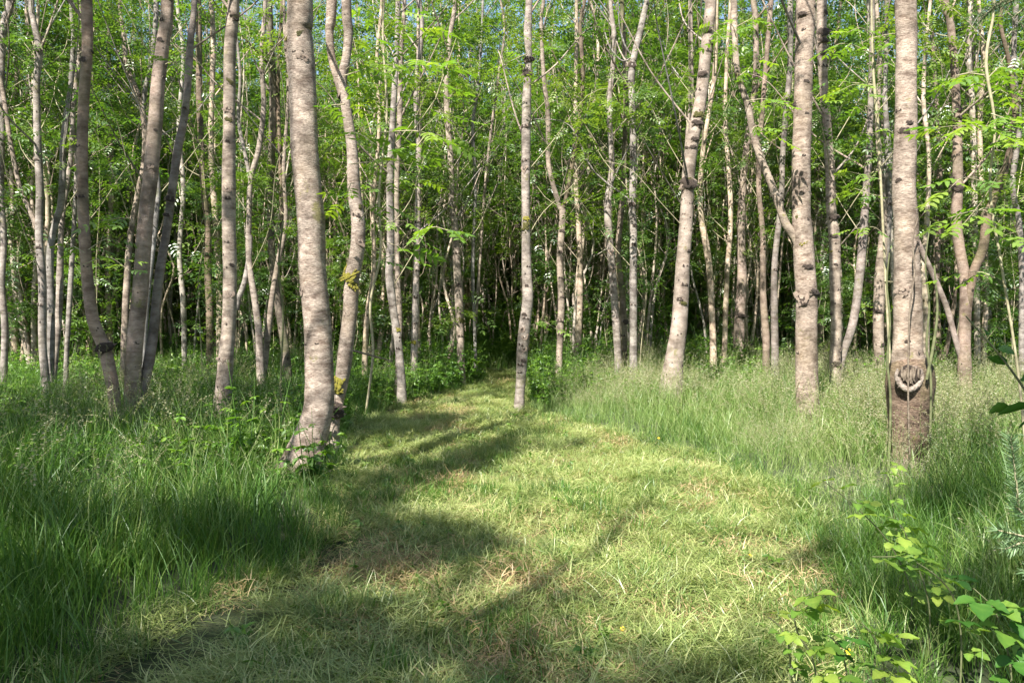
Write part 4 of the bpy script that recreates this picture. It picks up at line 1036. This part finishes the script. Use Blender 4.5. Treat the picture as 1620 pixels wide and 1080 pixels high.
ZONES = [(-1e9, 60, 'left picture edge'), (60, 170, 'pink stemmed clump'), (170, 300, 'thickest shaded tree'), (300, 420, 'pinkish cream trunk'), (420, 520, 'biggest trunk'), (520, 610, 'moss patched trunk'),
         (610, 700, 'bent grey tree'), (700, 780, 'path end, left'), (780, 860, 'scarred centre trunk'), (860, 940, 'V forked tree'), (940, 1040, 'slender wavy tree'), (1040, 1140, 'whitish spotted trunk'),
         (1140, 1240, 'stout grey tree'), (1240, 1300, 'paired burl trunk'), (1300, 1375, 'dark knotty tree'), (1375, 1480, 'hollow scarred trunk'), (1480, 1560, 'grey green tree'), (1560, 1e9, 'right picture edge')]
gw = np.random.default_rng(31)
placed = list(TREE_BASES)
bgpts = []
def glade(x, y): return ((vnoise(x, y, 5.0, 81) < .36) & (np.asarray(y) > 18)) | ((np.asarray(x) > -9) & (np.asarray(x) < 1.5) & (np.asarray(y) > 20) & (np.asarray(y) < 29))
tries = 0
while len(bgpts) < 262 and tries < 60000:
    tries += 1
    y = 16.5 + 33 * gw.random() ** .85; x = gw.uniform(-1, 1) * (y * .67 + 2)
    sp = .8 if y > 22 else 1.1
    if path_dist(np.array([x]), np.array([y]))[0] < 1.0: continue
    if any((x - a) ** 2 + (y - b) ** 2 < sp ** 2 for a, b in placed): continue
    if glade(x, y): continue
    placed.append((x, y)); bgpts.append((x, y))
bgpts.sort(key=lambda p: p[1])
RANK = ['leftmost', 'second from left', 'third from left', 'fourth from left', 'fifth from left', 'sixth from left', 'seventh from left', 'eighth from left', 'ninth from left', 'tenth from left'] + ['%s from left' % w for w in 'eleventh twelfth thirteenth fourteenth fifteenth sixteenth seventeenth eighteenth nineteenth twentieth'.split()] + ['right hand'] * 20
def zone_of(x, y, far):
    px, _ = to_px(x, y, 2.0); px = float(px)
    return [z for a, b, z in ZONES if a <= px < b][0], far(y), px
def ranked(pts, far):
    out, gr = {}, {}
    for p in pts:
        z, f, px = zone_of(*p, far); gr.setdefault((z, f), []).append((px, p))
    for (z, f), l in gr.items():
        l.sort()
        for i, (px, p) in enumerate(l): out[p] = (z, f, RANK[i] if len(l) > 1 else 'only')
    return out
info = ranked(bgpts, lambda y: 'front' if y < 25 else 'near middle' if y < 33 else 'far middle' if y < 42 else 'back')
for x, y in bgpts:
    zn, far, rk = info[(x, y)]
    tr, cr, _ = BG[int(gw.integers(0, len(BG)))]
    root = empty('tree', (x, y, zg(x, y)), '%s slender tree of the %s wood beyond the %s' % (rk, far, zn), 'tree', 'slender trees of the woodland behind', rz=gw.uniform(0, 6.28), sc=gw.uniform(.85, 1.12))
    for s in (tr, cr):
        o = s.copy(); COL.objects.link(o); o.parent = root
sap_pts = []
for q in range(6000):
    if len(sap_pts) >= 210: break
    y = 14.5 + 26 * gw.random(); x = gw.uniform(-1, 1) * (y * .68 + 1)
    if path_dist(np.array([x]), np.array([y]))[0] < 1.5 or any((x - a) ** 2 + (y - b) ** 2 < .6 for a, b in placed): continue
    placed.append((x, y)); sap_pts.append((x, y))
info = ranked(sap_pts, lambda y: 'nearest' if y < 21 else 'middle' if y < 30 else 'farthest')
for q, (x, y) in enumerate(sap_pts):
    zn, far, rk = info[(x, y)]
    root = empty('sapling', (x, y, zg(x, y)), '%s of the %s thin leafy saplings beyond the %s' % (rk, far, zn) if rk != 'only' else 'lone thin leafy sapling, %s row, beyond the %s' % (far, zn), 'sapling', 'leafy saplings in the undergrowth', rz=gw.uniform(0, 6.28), sc=gw.uniform(.75, 1.2))
    for s, nm in zip(SAP[q % 5][:2], ('stem', 'foliage')):
        o = s.copy(); o.name = nm; COL.objects.link(o); o.parent = root
# the far wood, one mass
far_src = []
for k in range(14):
    TV, TQ, LV, LQ, t = BG[k][2] if k < 8 else POLE[k - 8][2]
    V, Q = join([(TV, TQ), (LV, LQ)])
    o = mesh_obj('far', V, Q, [M['bark_far'], M['leaf']], parent='unlinked', tint=np.concatenate([np.zeros(len(TV)), t]))
    set_mats(o, [0] * len(TQ) + [1] * len(LQ)); far_src.append(o)
g = gw
n = 750
nmid = 150
y = g.uniform(52, 115, n); x = g.uniform(-1, 1, n) * (y * .75 + 6)
ns_ = 260                       # woodland that goes on at both sides, outside the frame
ys_ = g.uniform(12, 60, ns_); xs_ = (ys_ * .70 + 4 + g.uniform(0, 14, ns_)) * g.choice([-1, 1], ns_)
ym_ = g.uniform(27, 54, nmid); xm_ = g.uniform(-1, 1, nmid) * (ym_ * .68 + 2)
x, y = np.concatenate([x, xs_, xm_]), np.concatenate([y, ys_, ym_]); n = len(x)
kg = ~(glade(x, y) & (np.abs(x) < y * .68 + 3)); x, y = x[kg], y[kg]; n = len(x); ix = g.integers(0, 8, n)
np_ = 2000; yp = 18 + 42 * g.random(np_) ** .8; xp = g.uniform(-1, 1, np_) * (yp * .68 + 2); kp = path_dist(xp, yp) > 1; xp, yp = xp[kp], yp[kp]
x, y, ix = np.concatenate([x, xp]), np.concatenate([y, yp]), np.concatenate([ix, g.integers(8, 14, len(xp))]); n = len(x)
scatter('distant_woodland', np.stack([x, y, np.zeros(n)], -1), np.stack([np.zeros(n), np.zeros(n), g.uniform(0, 6.28, n)], -1), g.uniform(.9, 1.25, n), ix, far_src)

# ------------------------------------------------------------------ herb layer under the trees
HB = [herb_plant(500 + k, .55, 11, .058, .030, M['herb']) for k in range(4)] + [herb_plant(510 + k, .42, 8, .085, .042, M['herb']) for k in range(3)]
X, Y = [], []
for y0, y1, d in ((3.6, 8, 6), (8.0, 13, 16), (13, 18, 22), (18, 26, 24), (26, 40, 15), (40, 75, 6)):
    a, b, g = wedge(y0, y1, d, 1.5, int(y0)); X.append(a); Y.append(b)
X, Y = np.concatenate(X), np.concatenate(Y)
d = path_dist(X, Y)
k = (d > .25) & ~((X > -.5) & (Y < 11.5) & (Y > 8)) & ~((X > -.5) & (X < 4.2) & (Y < 13.5)) & (vnoise(X, Y, 1.4, 40) > np.where(Y < 13, .45, .2)); X, Y = X[k], Y[k]; n = len(X)
g = np.random.default_rng(8)
sc = g.uniform(.75, 1.35, n) * np.clip(.7 + vnoise(X, Y, 2.2, 4) * .8, .6, 1.5)
sc = np.where(Y > 17, sc * 1.45, sc); sc = np.where(Y > 26, sc * 1.35, sc)
scatter('undergrowth', np.stack([X, Y, ground_z(X, Y)], -1), np.stack([g.normal(0, .12, n), g.normal(0, .12, n), g.uniform(0, 6.28, n)], -1), sc, g.integers(0, 7, n), HB)

# ------------------------------------------------------------------ tall grass
TG = [grass_tuft(21, .12, .24, .64, .0092, .85, 600 + k, M['grass'], 5) for k in range(4)] + \
     [grass_tuft(15, .10, .35, .76, .0078, 1.15, 610 + k, M['grass_pale'], 6) for k in range(3)] + \
     [seed_tuft(6, .12, .6, .88, 620 + k) for k in range(3)]
X, Y = [], []
for y0, y1, dd in ((1.2, 3, 45), (3, 6, 75), (6, 9.5, 62), (9.5, 14, 42), (14, 20, 36), (20, 30, 12)):
    a, b, _ = wedge(y0, y1, dd, .8, 40 + int(y0)); X.append(a); Y.append(b)
X, Y = np.concatenate(X), np.concatenate(Y)
d = path_dist(X, Y)
g = np.random.default_rng(9)
keep = ~bare_edge(X, Y) & (d > .02 + .16 * vnoise(X, Y, .35, 2)) & ((Y > 3.1) | (np.abs(X) > 1.9) | ((Y > 2.3) & (X > .9))) & (g.random(len(X)) < .35 + .9 * vnoise(X, Y, .5, 6))
X, Y, d = X[keep], Y[keep], d[keep]; n = len(X)
hs = np.clip(.36 + d * .62, .3, 1.0) * (.62 + .76 * vnoise(X, Y, .55, 12))
hs = np.where((X > 0) & (Y < 15), np.clip(.34 + d * .36, .3, .95) * (.75 + .5 * vnoise(X, Y, .9, 12)), hs)
hs = np.where((Y < 3.4), hs * .8, hs)
for bx, by in ((-2.0, 7.5),): hs = np.where(np.hypot(X - bx - .1, Y - by + .5) < .55, hs * .42, hs)
right = X > .2
u = np.clip(g.random(n) * .8 + (vnoise(X, Y, .7, 33) - .5) * .5 + .1, 0, 1)
pseed = np.where(right & (Y > 6), .42, .15) * np.clip(vnoise(X, Y, 1.1, 61) * 3 - .8, 0, 1.6)
ppale = np.where(right & (Y > 6.5), .55, np.where(X > -2.5, .26, .22))
idx = np.where(u < pseed, g.integers(7, 10, n), np.where(u < pseed + ppale, g.integers(4, 7, n), g.integers(0, 4, n)))
idx = np.where((d < .35) & (idx >= 7), g.integers(0, 4, n), idx)
scl = np.stack([np.clip(hs, .55, 1.1), np.clip(hs, .55, 1.1), hs], -1) * g.uniform(.85, 1.15, n)[:, None]
scatter('tall_grass', np.stack([X, Y, ground_z(X, Y) - .01], -1), np.stack([g.normal(0, .12, n), g.normal(0, .12, n), g.uniform(0, 6.28, n)], -1), scl, idx, TG)

# ------------------------------------------------------------------ the mown path: matted clippings and stubble
CL = [grass_tuft(72, .16, .05, .17, .0048, .3, 700 + k, M['clip'], 3, flat=True) for k in range(4)] + \
     [grass_tuft(46, .15, .04, .15, .005, .3, 710 + k, M['straw'], 3, flat=True) for k in range(2)] + \
     [grass_tuft(26, .09, .04, .11, .0055, .7, 720 + k, M['clip'], 3, lean0=.5) for k in range(2)] + \
     [grass_tuft(30, .09, .05, .13, .0058, .8, 730 + k, M['grass'], 3, lean0=.5) for k in range(2)]
CL += [herb_plant(740, .06, 4, .045, .032, M['herb']), herb_plant(741, .08, 3, .06, .03, M['herb'])]
X, Y = [], []
for y0, y1, dd in ((1.2, 3, 90), (3, 5, 170), (5, 8, 130), (8, 12, 90), (12, 24, 55)):
    g = np.random.default_rng(60 + int(y0)); n = int((y1 - y0) * 8 * dd)
    X.append(g.uniform(-4.2, 3.8, n)); Y.append(g.uniform(y0, y1, n))
X, Y = np.concatenate(X), np.concatenate(Y)
d = path_dist(X, Y)
k = d < .28; X, Y, d = X[k], Y[k], d[k]; k = ~bare_edge(X, Y) | (np.random.default_rng(4).random(len(X)) < .05); X, Y, d = X[k], Y[k], d[k]; n = len(X)
g = np.random.default_rng(10)
nz = .6 * vnoise(X, Y, .8, 21) + .4 * vnoise(X, Y, .3, 22)
gz = vnoise(X, Y, .9, 31)
u = g.random(n)
idx = np.where(u < np.clip((nz - .57) * 4.2, .07, .85), g.integers(4, 6, n), g.integers(0, 4, n))
u2 = g.random(n)
idx = np.where(u2 < .12, g.integers(6, 8, n), idx)
idx = np.where((u2 > .24) & (u2 < .24 + np.clip((gz - .35) * .6, .05, .4)), g.integers(8, 10, n), idx)
idx = np.where(g.random(n) < .035 * (vnoise(X, Y, .5, 91) > .45) + .008, g.integers(10, 12, n), idx)
scatter('cut_grass', np.stack([X, Y, ground_z(X, Y) + g.uniform(-.01, .045, n) * (.4 + 1.2 * vnoise(X, Y, .25, 50))], -1), np.stack([g.normal(0, .15, n), g.normal(0, .15, n), g.uniform(0, 6.28, n)], -1), g.uniform(.75, 1.25, n), idx, CL)
# ------------------------------------------------------------------ thin leafy ash sapling in front of the hollow scarred trunk
def sapling_thing(label, D, stem_px, tiers, seed, sc=1.0, mat='twig'):
    x0, y0, w0 = stem_px[0]
    bx = P3(x0, y0, D)[0]; base = np.array([bx, D, zg(bx, D)])
    root = empty('sapling', base, label, 'sapling')
    rows = np.array([[*(P3(x, y, D) - base), w * .5 / F * D] for x, y, w in stem_px])
    if stem_px[0][1] > 400: rows[0, 2] = -.03
    V, Q, c = tube(rows, 7, .08, .03, seed); mesh_obj('stem', V, Q, M[mat], root)
    for a, b, n in tiers: spray(root, base, a, b, D, n, sag=.06, r=.005, sc=sc)
    return root
sapling_thing('thin sapling with tiers of bright yellow green leaves, left of the hollow scarred trunk', 8.3,
              [(1402, 670, 4), (1408, 600, 4), (1404, 500, 4), (1400, 420, 4), (1394, 300, 4), (1388, 190, 5), (1382, 120, 4), (1379, 30, 3), (1380, -40, 3)],
              [((1380, 55), (1340, 52), 4), ((1381, 60), (1430, 52), 5), ((1382, 85), (1305, 80), 6), ((1383, 90), (1420, 75), 4), ((1386, 135), (1312, 128), 5), ((1388, 160), (1325, 145), 5),
               ((1389, 185), (1335, 160), 3), ((1392, 215), (1360, 210), 3), ((1393, 215), (1412, 210), 3), ((1395, 285), (1345, 272), 4), ((1396, 310), (1352, 298), 4), ((1397, 370), (1352, 362), 4), ((1385, 105), (1420, 108), 4),
               ((1399, 445), (1436, 448), 2)], 1, .8)
sapling_thing('shaded leafy sapling hanging broad leaf layers at the upper right edge', 6.0,
              [(1632, 760, 4), (1612, 600, 4), (1586, 430, 4), (1566, 300, 4), (1574, 200, 4), (1560, 100, 5), (1572, 20, 4), (1576, -60, 3)],
              [((1567, 200), (1480, 202), 5), ((1567, 205), (1540, 200), 4), ((1570, 230), (1618, 222), 5), ((1562, 120), (1510, 122), 5), ((1562, 125), (1612, 130), 5), ((1560, 155), (1612, 165), 5),
               ((1565, 290), (1500, 300), 4), ((1567, 330), (1530, 350), 4), ((1570, 340), (1500, 345), 4), ((1570, 380), (1612, 365), 3), ((1575, 440), (1530, 430), 3), ((1568, 180), (1600, 190), 4)], 2, 1.0, 'twig')
sapling_thing('small ash sapling with drooping fresh leaves, left of the biggest trunk', 8.8,
              [(452, 690, 3), (444, 620, 3), (448, 500, 3), (441, 420, 3), (448, 350, 3)],
              [((441, 420), (425, 395), 3), ((445, 400), (470, 408), 3), ((447, 370), (430, 355), 3)], 3, .7, 'shoot')
sapling_thing('leafy ash sapling filling the gap between the moss patched trunk and the bent grey tree', 12.5,
              [(578, 640, 4), (590, 560, 4), (586, 480, 4), (602, 400, 4), (600, 300, 4), (612, 180, 4), (606, 60, 3), (610, -40, 3)],
              [((605, 290), (660, 285), 4), ((604, 300), (570, 290), 4), ((608, 240), (670, 225), 5), ((610, 200), (580, 170), 4), ((610, 150), (690, 130), 6), ((608, 120), (570, 90), 5), ((607, 80), (680, 45), 6), ((606, 50), (640, 10), 5), ((605, 30), (570, 15), 4), ((606, 360), (640, 350), 3), ((604, 380), (650, 410), 3), ((610, 170), (735, 190), 6)], 4, 1.3)

# ------------------------------------------------------------------ brambles in the right foreground
def bramble_leaf(seed, L, W):
    """one toothed ovate leaflet with a fold along its midrib"""
    g = np.random.default_rng(seed)
    n = 9; t = np.linspace(0, 1, n)
    w = W * .5 * np.sin(np.pi * t ** .8) ** .8 * (1 - .15 * t); w[0] = .001; w[-1] = .001
    w = w * (1 + .2 * (np.arange(n) % 2) * (t > .1))
    z = -.22 * L * t ** 2
    mid = np.stack([L * t, 0 * t, z], -1); lf = np.stack([L * t + .01, w, z + .22 * w + g.normal(0, .0015, n)], -1); rg = np.stack([L * t + .01, -w, z + .22 * w + g.normal(0, .0015, n)], -1)
    V = np.vstack([mid, lf, rg]); Q = []
    for i in range(n - 1): Q += [[i, i + 1, n + i + 1, n + i], [2 * n + i, 2 * n + i + 1, i + 1, i]]
    return V, np.array(Q)
def vein_tint(nverts, base, g):
    t = np.full(nverts, base) + g.normal(0, .10, nverts)
    for k in range((nverts - 4) // 27):
        t[k * 27:k * 27 + 9] += .28; t[k * 27 + 9:k * 27 + 27:2] += .12
    return np.clip(t, 0, 1)
def trifoliate(seed, L, W, quint=False):
    g = np.random.default_rng(seed); parts = []
    angs = [0, 1.15, -1.15] + ([2.0, -2.0] if quint else [])
    for k, a in enumerate(angs):
        s = 1.0 if k == 0 else .82 if k < 3 else .6
        V, Q = bramble_leaf(seed * 7 + k, L * s, W * s)
        ca, sa = math.cos(a), math.sin(a)
        x = V[:, 0] + (.018 if k == 0 else .004)
        V = np.stack([x * ca - V[:, 1] * sa, x * sa + V[:, 1] * ca, V[:, 2]], -1); parts.append((V + [.04, 0, 0], Q))
    w = .0015; parts.append((np.array([[0, -w, 0], [0, w, 0], [.06, w, 0], [.06, -w, 0]]), np.array([[0, 1, 2, 3]])))
    return join(parts)
BL = []
for s in range(3):
    V, Q = trifoliate(30 + s, .068, .052); BL.append(mesh_obj('leaf', V, Q, M['bramble'], parent='unlinked', tint=vein_tint(len(V), .15 + .3 * s, rng)))
for s in range(2):
    V, Q = trifoliate(40 + s, .08, .06); BL.append(mesh_obj('leaf', V, Q, M['bramble_dark'], parent='unlinked', tint=vein_tint(len(V), .2 + .4 * s, rng)))
def bramble(label, D, pl, kinds, n, sc=1.0, D2=None, side=0):
    n = int(n * 1.7)
    p = [P3(x, y, D + ((D2 or D) - D) * k / (len(pl) - 1)) for k, (x, y) in enumerate(pl)]
    b = p[0].copy(); b[2] = zg(b[0], b[1])
    root = empty('bramble', b, label, 'bramble')
    rows = [[0, 0, -.02, .004]] + [[*(q - b), .0035 * (1 - .15 * k)] for k, q in enumerate(p)]
    V, Q, c = tube(np.array(rows), 6, .04, .04, 3); mesh_obj('stem', V, Q, M['shoot'], root)
    for k in range(n):
        f = .3 + .7 * k / max(1, n - 1); i = int(f * (len(c) - 1))
        src = BL[kinds[k % len(kinds)]]; o = src.copy(); COL.objects.link(o); o.parent = root
        o.location = c[i, :3]
        o.rotation_euler = (random.gauss(0, .25), random.uniform(-.35, .25), random.uniform(-2.6, -.5) + (k % 2) * 1.2)
        s = sc * random.uniform(.75, 1.15); o.scale = (s, s, s)
for a in [('bramble shoot with glowing yellow green leaves at the right path edge in the foreground', 2.75, [(1290, 1060), (1262, 1000), (1258, 960), (1285, 935)], [2, 1, 0], 7, 1.05),
          ('bramble with a broad bright trifoliate leaf held over dark grass, above the orange flower', 2.75, [(1400, 1075), (1392, 1030), (1378, 1000), (1362, 985)], [1, 2, 1], 6, 1.1),
          ('arching bramble tip reaching up left with pale young leaves, in front of the swollen trunk', 3.6, [(1440, 930), (1400, 850), (1340, 790), (1305, 762)], [1, 2, 0], 7, .95),
          ('bramble spray of mid green leaves below the swollen trunk', 3.4, [(1470, 960), (1450, 890), (1425, 830), (1400, 815)], [1, 0, 2], 7, 1.0),
          ('bramble spray with drooping leaves in the shade right of the path', 3.1, [(1520, 1000), (1500, 930), (1440, 885), (1380, 880)], [0, 1, 3], 7, .95),
          ('upright bramble with pointed leaves standing before the swollen foot', 4.6, [(1420, 860), (1412, 800), (1405, 760), (1400, 735)], [0, 1], 5, .9),
          ('dark old bramble leaves in the lower right corner', 2.4, [(1600, 1075), (1585, 1000), (1570, 960), (1540, 930)], [3, 4, 0], 8, 1.0),
          ('bramble with one bright leaf at the right edge above the corner', 2.5, [(1640, 1060), (1632, 1020), (1610, 1010), (1590, 1020)], [1, 2], 5, 1.1),
          ('dim bramble low in the grass between the bright shoots', 2.9, [(1340, 1070), (1330, 1030), (1318, 1010), (1300, 1000)], [3, 0], 5, .8),
          ('small bramble with yellow tinged leaves half hidden at the path edge', 3.0, [(1250, 1040), (1240, 1000), (1228, 985), (1215, 975)], [0, 2], 5, .75)]:
    bramble(*a)
# long dark arching cane at the right edge with big single leaves
b0 = P3(1690, 760, 3.0); b0[2] = zg(b0[0], b0[1])
root = empty('shrub', b0, 'dark arching cane with large smooth leaves leaning in from the right edge', 'shrub')
pts = [(1690, 900), (1660, 690), (1620, 615), (1580, 560), (1545, 520), (1528, 500)]
rows = np.array([[0, 0, -.02, .007]] + [[*(P3(x, y, 3.0) - b0), .006 - .0007 * k] for k, (x, y) in enumerate(pts)])
V, Q, c = tube(rows, 7, .04, .04, 3); mesh_obj('stem', V, Q, M['shoot'], root)
for (x, y, yaw, pit, L) in ((1598, 578, 2.6, -.5, .10), (1575, 548, -.6, .3, .08), (1640, 640, 2.95, .15, .20), (1650, 655, 3.3, .25, .17), (1612, 600, -1.2, -.3, .10), (1600, 640, 2.2, .35, .10), (1560, 530, 1.0, -.5, .07)):
    L *= .72
    V, Q = bramble_leaf(int(x), L, L * (.62 if L < .12 else .34))
    o = mesh_obj('leaf', V, Q, M['bramble_dark'], root, tint=np.full(len(V), .5))
    o.location = P3(x, y, 3.0) - b0; o.rotation_euler = (.9 if L < .15 else .2, pit, yaw)
# ------------------------------------------------------------------ young conifer reaching in at the right edge
def needle_twig(name, a, b, D, r, L, dens, parent, base, mt='needle'):
    p0, p1 = P3(*a, D) - base, P3(*b, D) - base
    pts = np.array([[*p0, r], [*((p0 + p1) / 2 + [0, 0, .01]), r * .8], [*p1, r * .5]])
    V, Q, c = tube(pts, 6, .01, .04, 2); tw = mesh_obj(name, V, Q, M['twig'], parent)
    ax = (p1 - p0); Ln = np.linalg.norm(ax); ax /= Ln
    g = np.random.default_rng(int(a[0] * 7 + a[1])); n = int(dens * Ln)
    f = g.random(n); C = p0 + (p1 - p0) * f[:, None]
    rd = g.normal(0, 1, (n, 3)); rd -= (rd @ ax)[:, None] * ax; rd /= np.linalg.norm(rd, axis=1)[:, None]
    d = rd * .8 + ax * .6; d /= np.linalg.norm(d, axis=1)[:, None]
    s = np.cross(d, g.normal(0, 1, (n, 3))); s /= np.linalg.norm(s, axis=1)[:, None]
    LL = L * g.uniform(.7, 1.1, n)[:, None]; w = .0016
    V = np.stack([C - s * w, C + s * w, C + d * LL + s * w * .3, C + d * LL - s * w * .3], 1).reshape(-1, 3)
    Q = np.arange(n * 4).reshape(-1, 4)
    o = mesh_obj('needles', V, Q, M[mt], tw, tint=np.repeat(g.random(n), 4)); o['kind'] = 'stuff'
    return tw
cb = P3(1700, 900, 2.3); cb[2] = zg(cb[0], cb[1])
root = empty('young_conifer', cb, 'young conifer with blue green needles poking in at the right edge', 'conifer')
V, Q, _ = tube(np.array([[0, 0, -.03, .018], [.01, 0, .5, .015], [0, .01, 1.1, .010], [0, 0, 1.7, .005]]), 8, .08, .04, 5); mesh_obj('trunk', V, Q, M['deadwood'], root)
for a, b, L in (((1700, 900), (1606, 800), .040), ((1612, 806), (1599, 690), .036), ((1700, 880), (1578, 838), .040), ((1640, 860), (1590, 868), .035), ((1700, 960), (1625, 900), .04), ((1660, 820), (1618, 760), .035), ((1700, 780), (1640, 690), .04)):
    needle_twig('branch', a, b, 2.3, .004, L, 1500, root, cb)
# dark conifer twigs hanging in at the top right
cb2 = P3(1800, 500, 4.2); cb2[2] = zg(cb2[0], cb2[1])
root = empty('tall_conifer', cb2, 'dark conifer outside the right edge whose twigs hang in at the top right corner', 'conifer')
V, Q, _ = tube(np.array([[0, 0, -.03, .09], [.03, 0, 1.5, .075], [0, .03, 3.5, .055], [0, 0, 6, .02]]), 10, .15, .05, 6); mesh_obj('trunk', V, Q, M['bark_mossy'], root)
for a, b, L in (((1800, -60), (1575, 8), .05), ((1700, -40), (1552, 25), .05), ((1680, -30), (1600, 30), .05), ((1800, -120), (1540, -10), .05), ((1760, -90), (1620, 40), .05), ((1590, 0), (1545, 38), .05)):
    needle_twig('branch', a, b, 4.2, .006, L, 700, root, cb2)

# ------------------------------------------------------------------ fallen stick, buttercups, clover
a = P3(556, 566, 9.8)
root = empty('fallen_branch', a, 'dark fallen stick lying in the undergrowth right of the moss patched trunk', 'branch')
V, Q, _ = tube(np.array([[*(P3(x, y, 9.8 + k * .1) - a), r] for k, (x, y, r) in enumerate([(550, 553, .012), (565, 556, .013), (590, 563, .012), (620, 571, .008)])]), 7, .05, .1, 3); mesh_obj('stick', V, Q, M['deadwood'], root)
V, Q, _ = tube(np.array([[*(P3(x, y, 9.9) - a), r] for x, y, r in [(580, 560, .006), (592, 552, .005), (604, 550, .003)]]), 5, .05, .1, 3); mesh_obj('side_twig', V, Q, M['deadwood'], root)
def petal_mesh():
    V, Q = [], []
    for k in range(5):
        a = k * 1.2566
        for (r, w, z) in ((.001, .001, 0), (.005, .004, .001), (.009, .0045, .004), (.012, .002, .006)):
            for s in (-1, 1): V.append([r * math.cos(a) - s * w * math.sin(a), r * math.sin(a) + s * w * math.cos(a), z])
        b = k * 8
        for i in range(3): Q.append([b + 2 * i, b + 2 * i + 1, b + 2 * i + 3, b + 2 * i + 2])
    return V, Q
for x, y, h, lab in ((1343, 1035, .22, 'orange yellow buttercup below the bright bramble leaf'), (1187, 882, .06, 'tiny yellow buttercup in the mown grass near the right path edge'), (985, 993, .04, 'tiny yellow buttercup lying low in the middle of the path foreground'),
                     (1042, 690, .15, 'small yellow buttercup at the far right side of the sunny mown patch'), (255, 683, .40, 'orange flower in the tall grass below the tall grey trunk')):
    gx, gy = ground_at(x, y, h)
    root = empty('buttercup', (gx, gy, zg(gx, gy)), lab, 'flower')
    V, Q, _ = tube(np.array([[0, 0, 0, .0015], [.004, 0, h * .5, .0013], [0, 0, h, .001]]), 4, .03); mesh_obj('stem', V, Q, M['shoot'], root)
    V, Q = petal_mesh(); o = mesh_obj('flower_head', V, Q, M['petal'], root); o.location = (0, 0, h); o.rotation_euler = (.6, 0, 0); o.scale = (1.15,) * 3
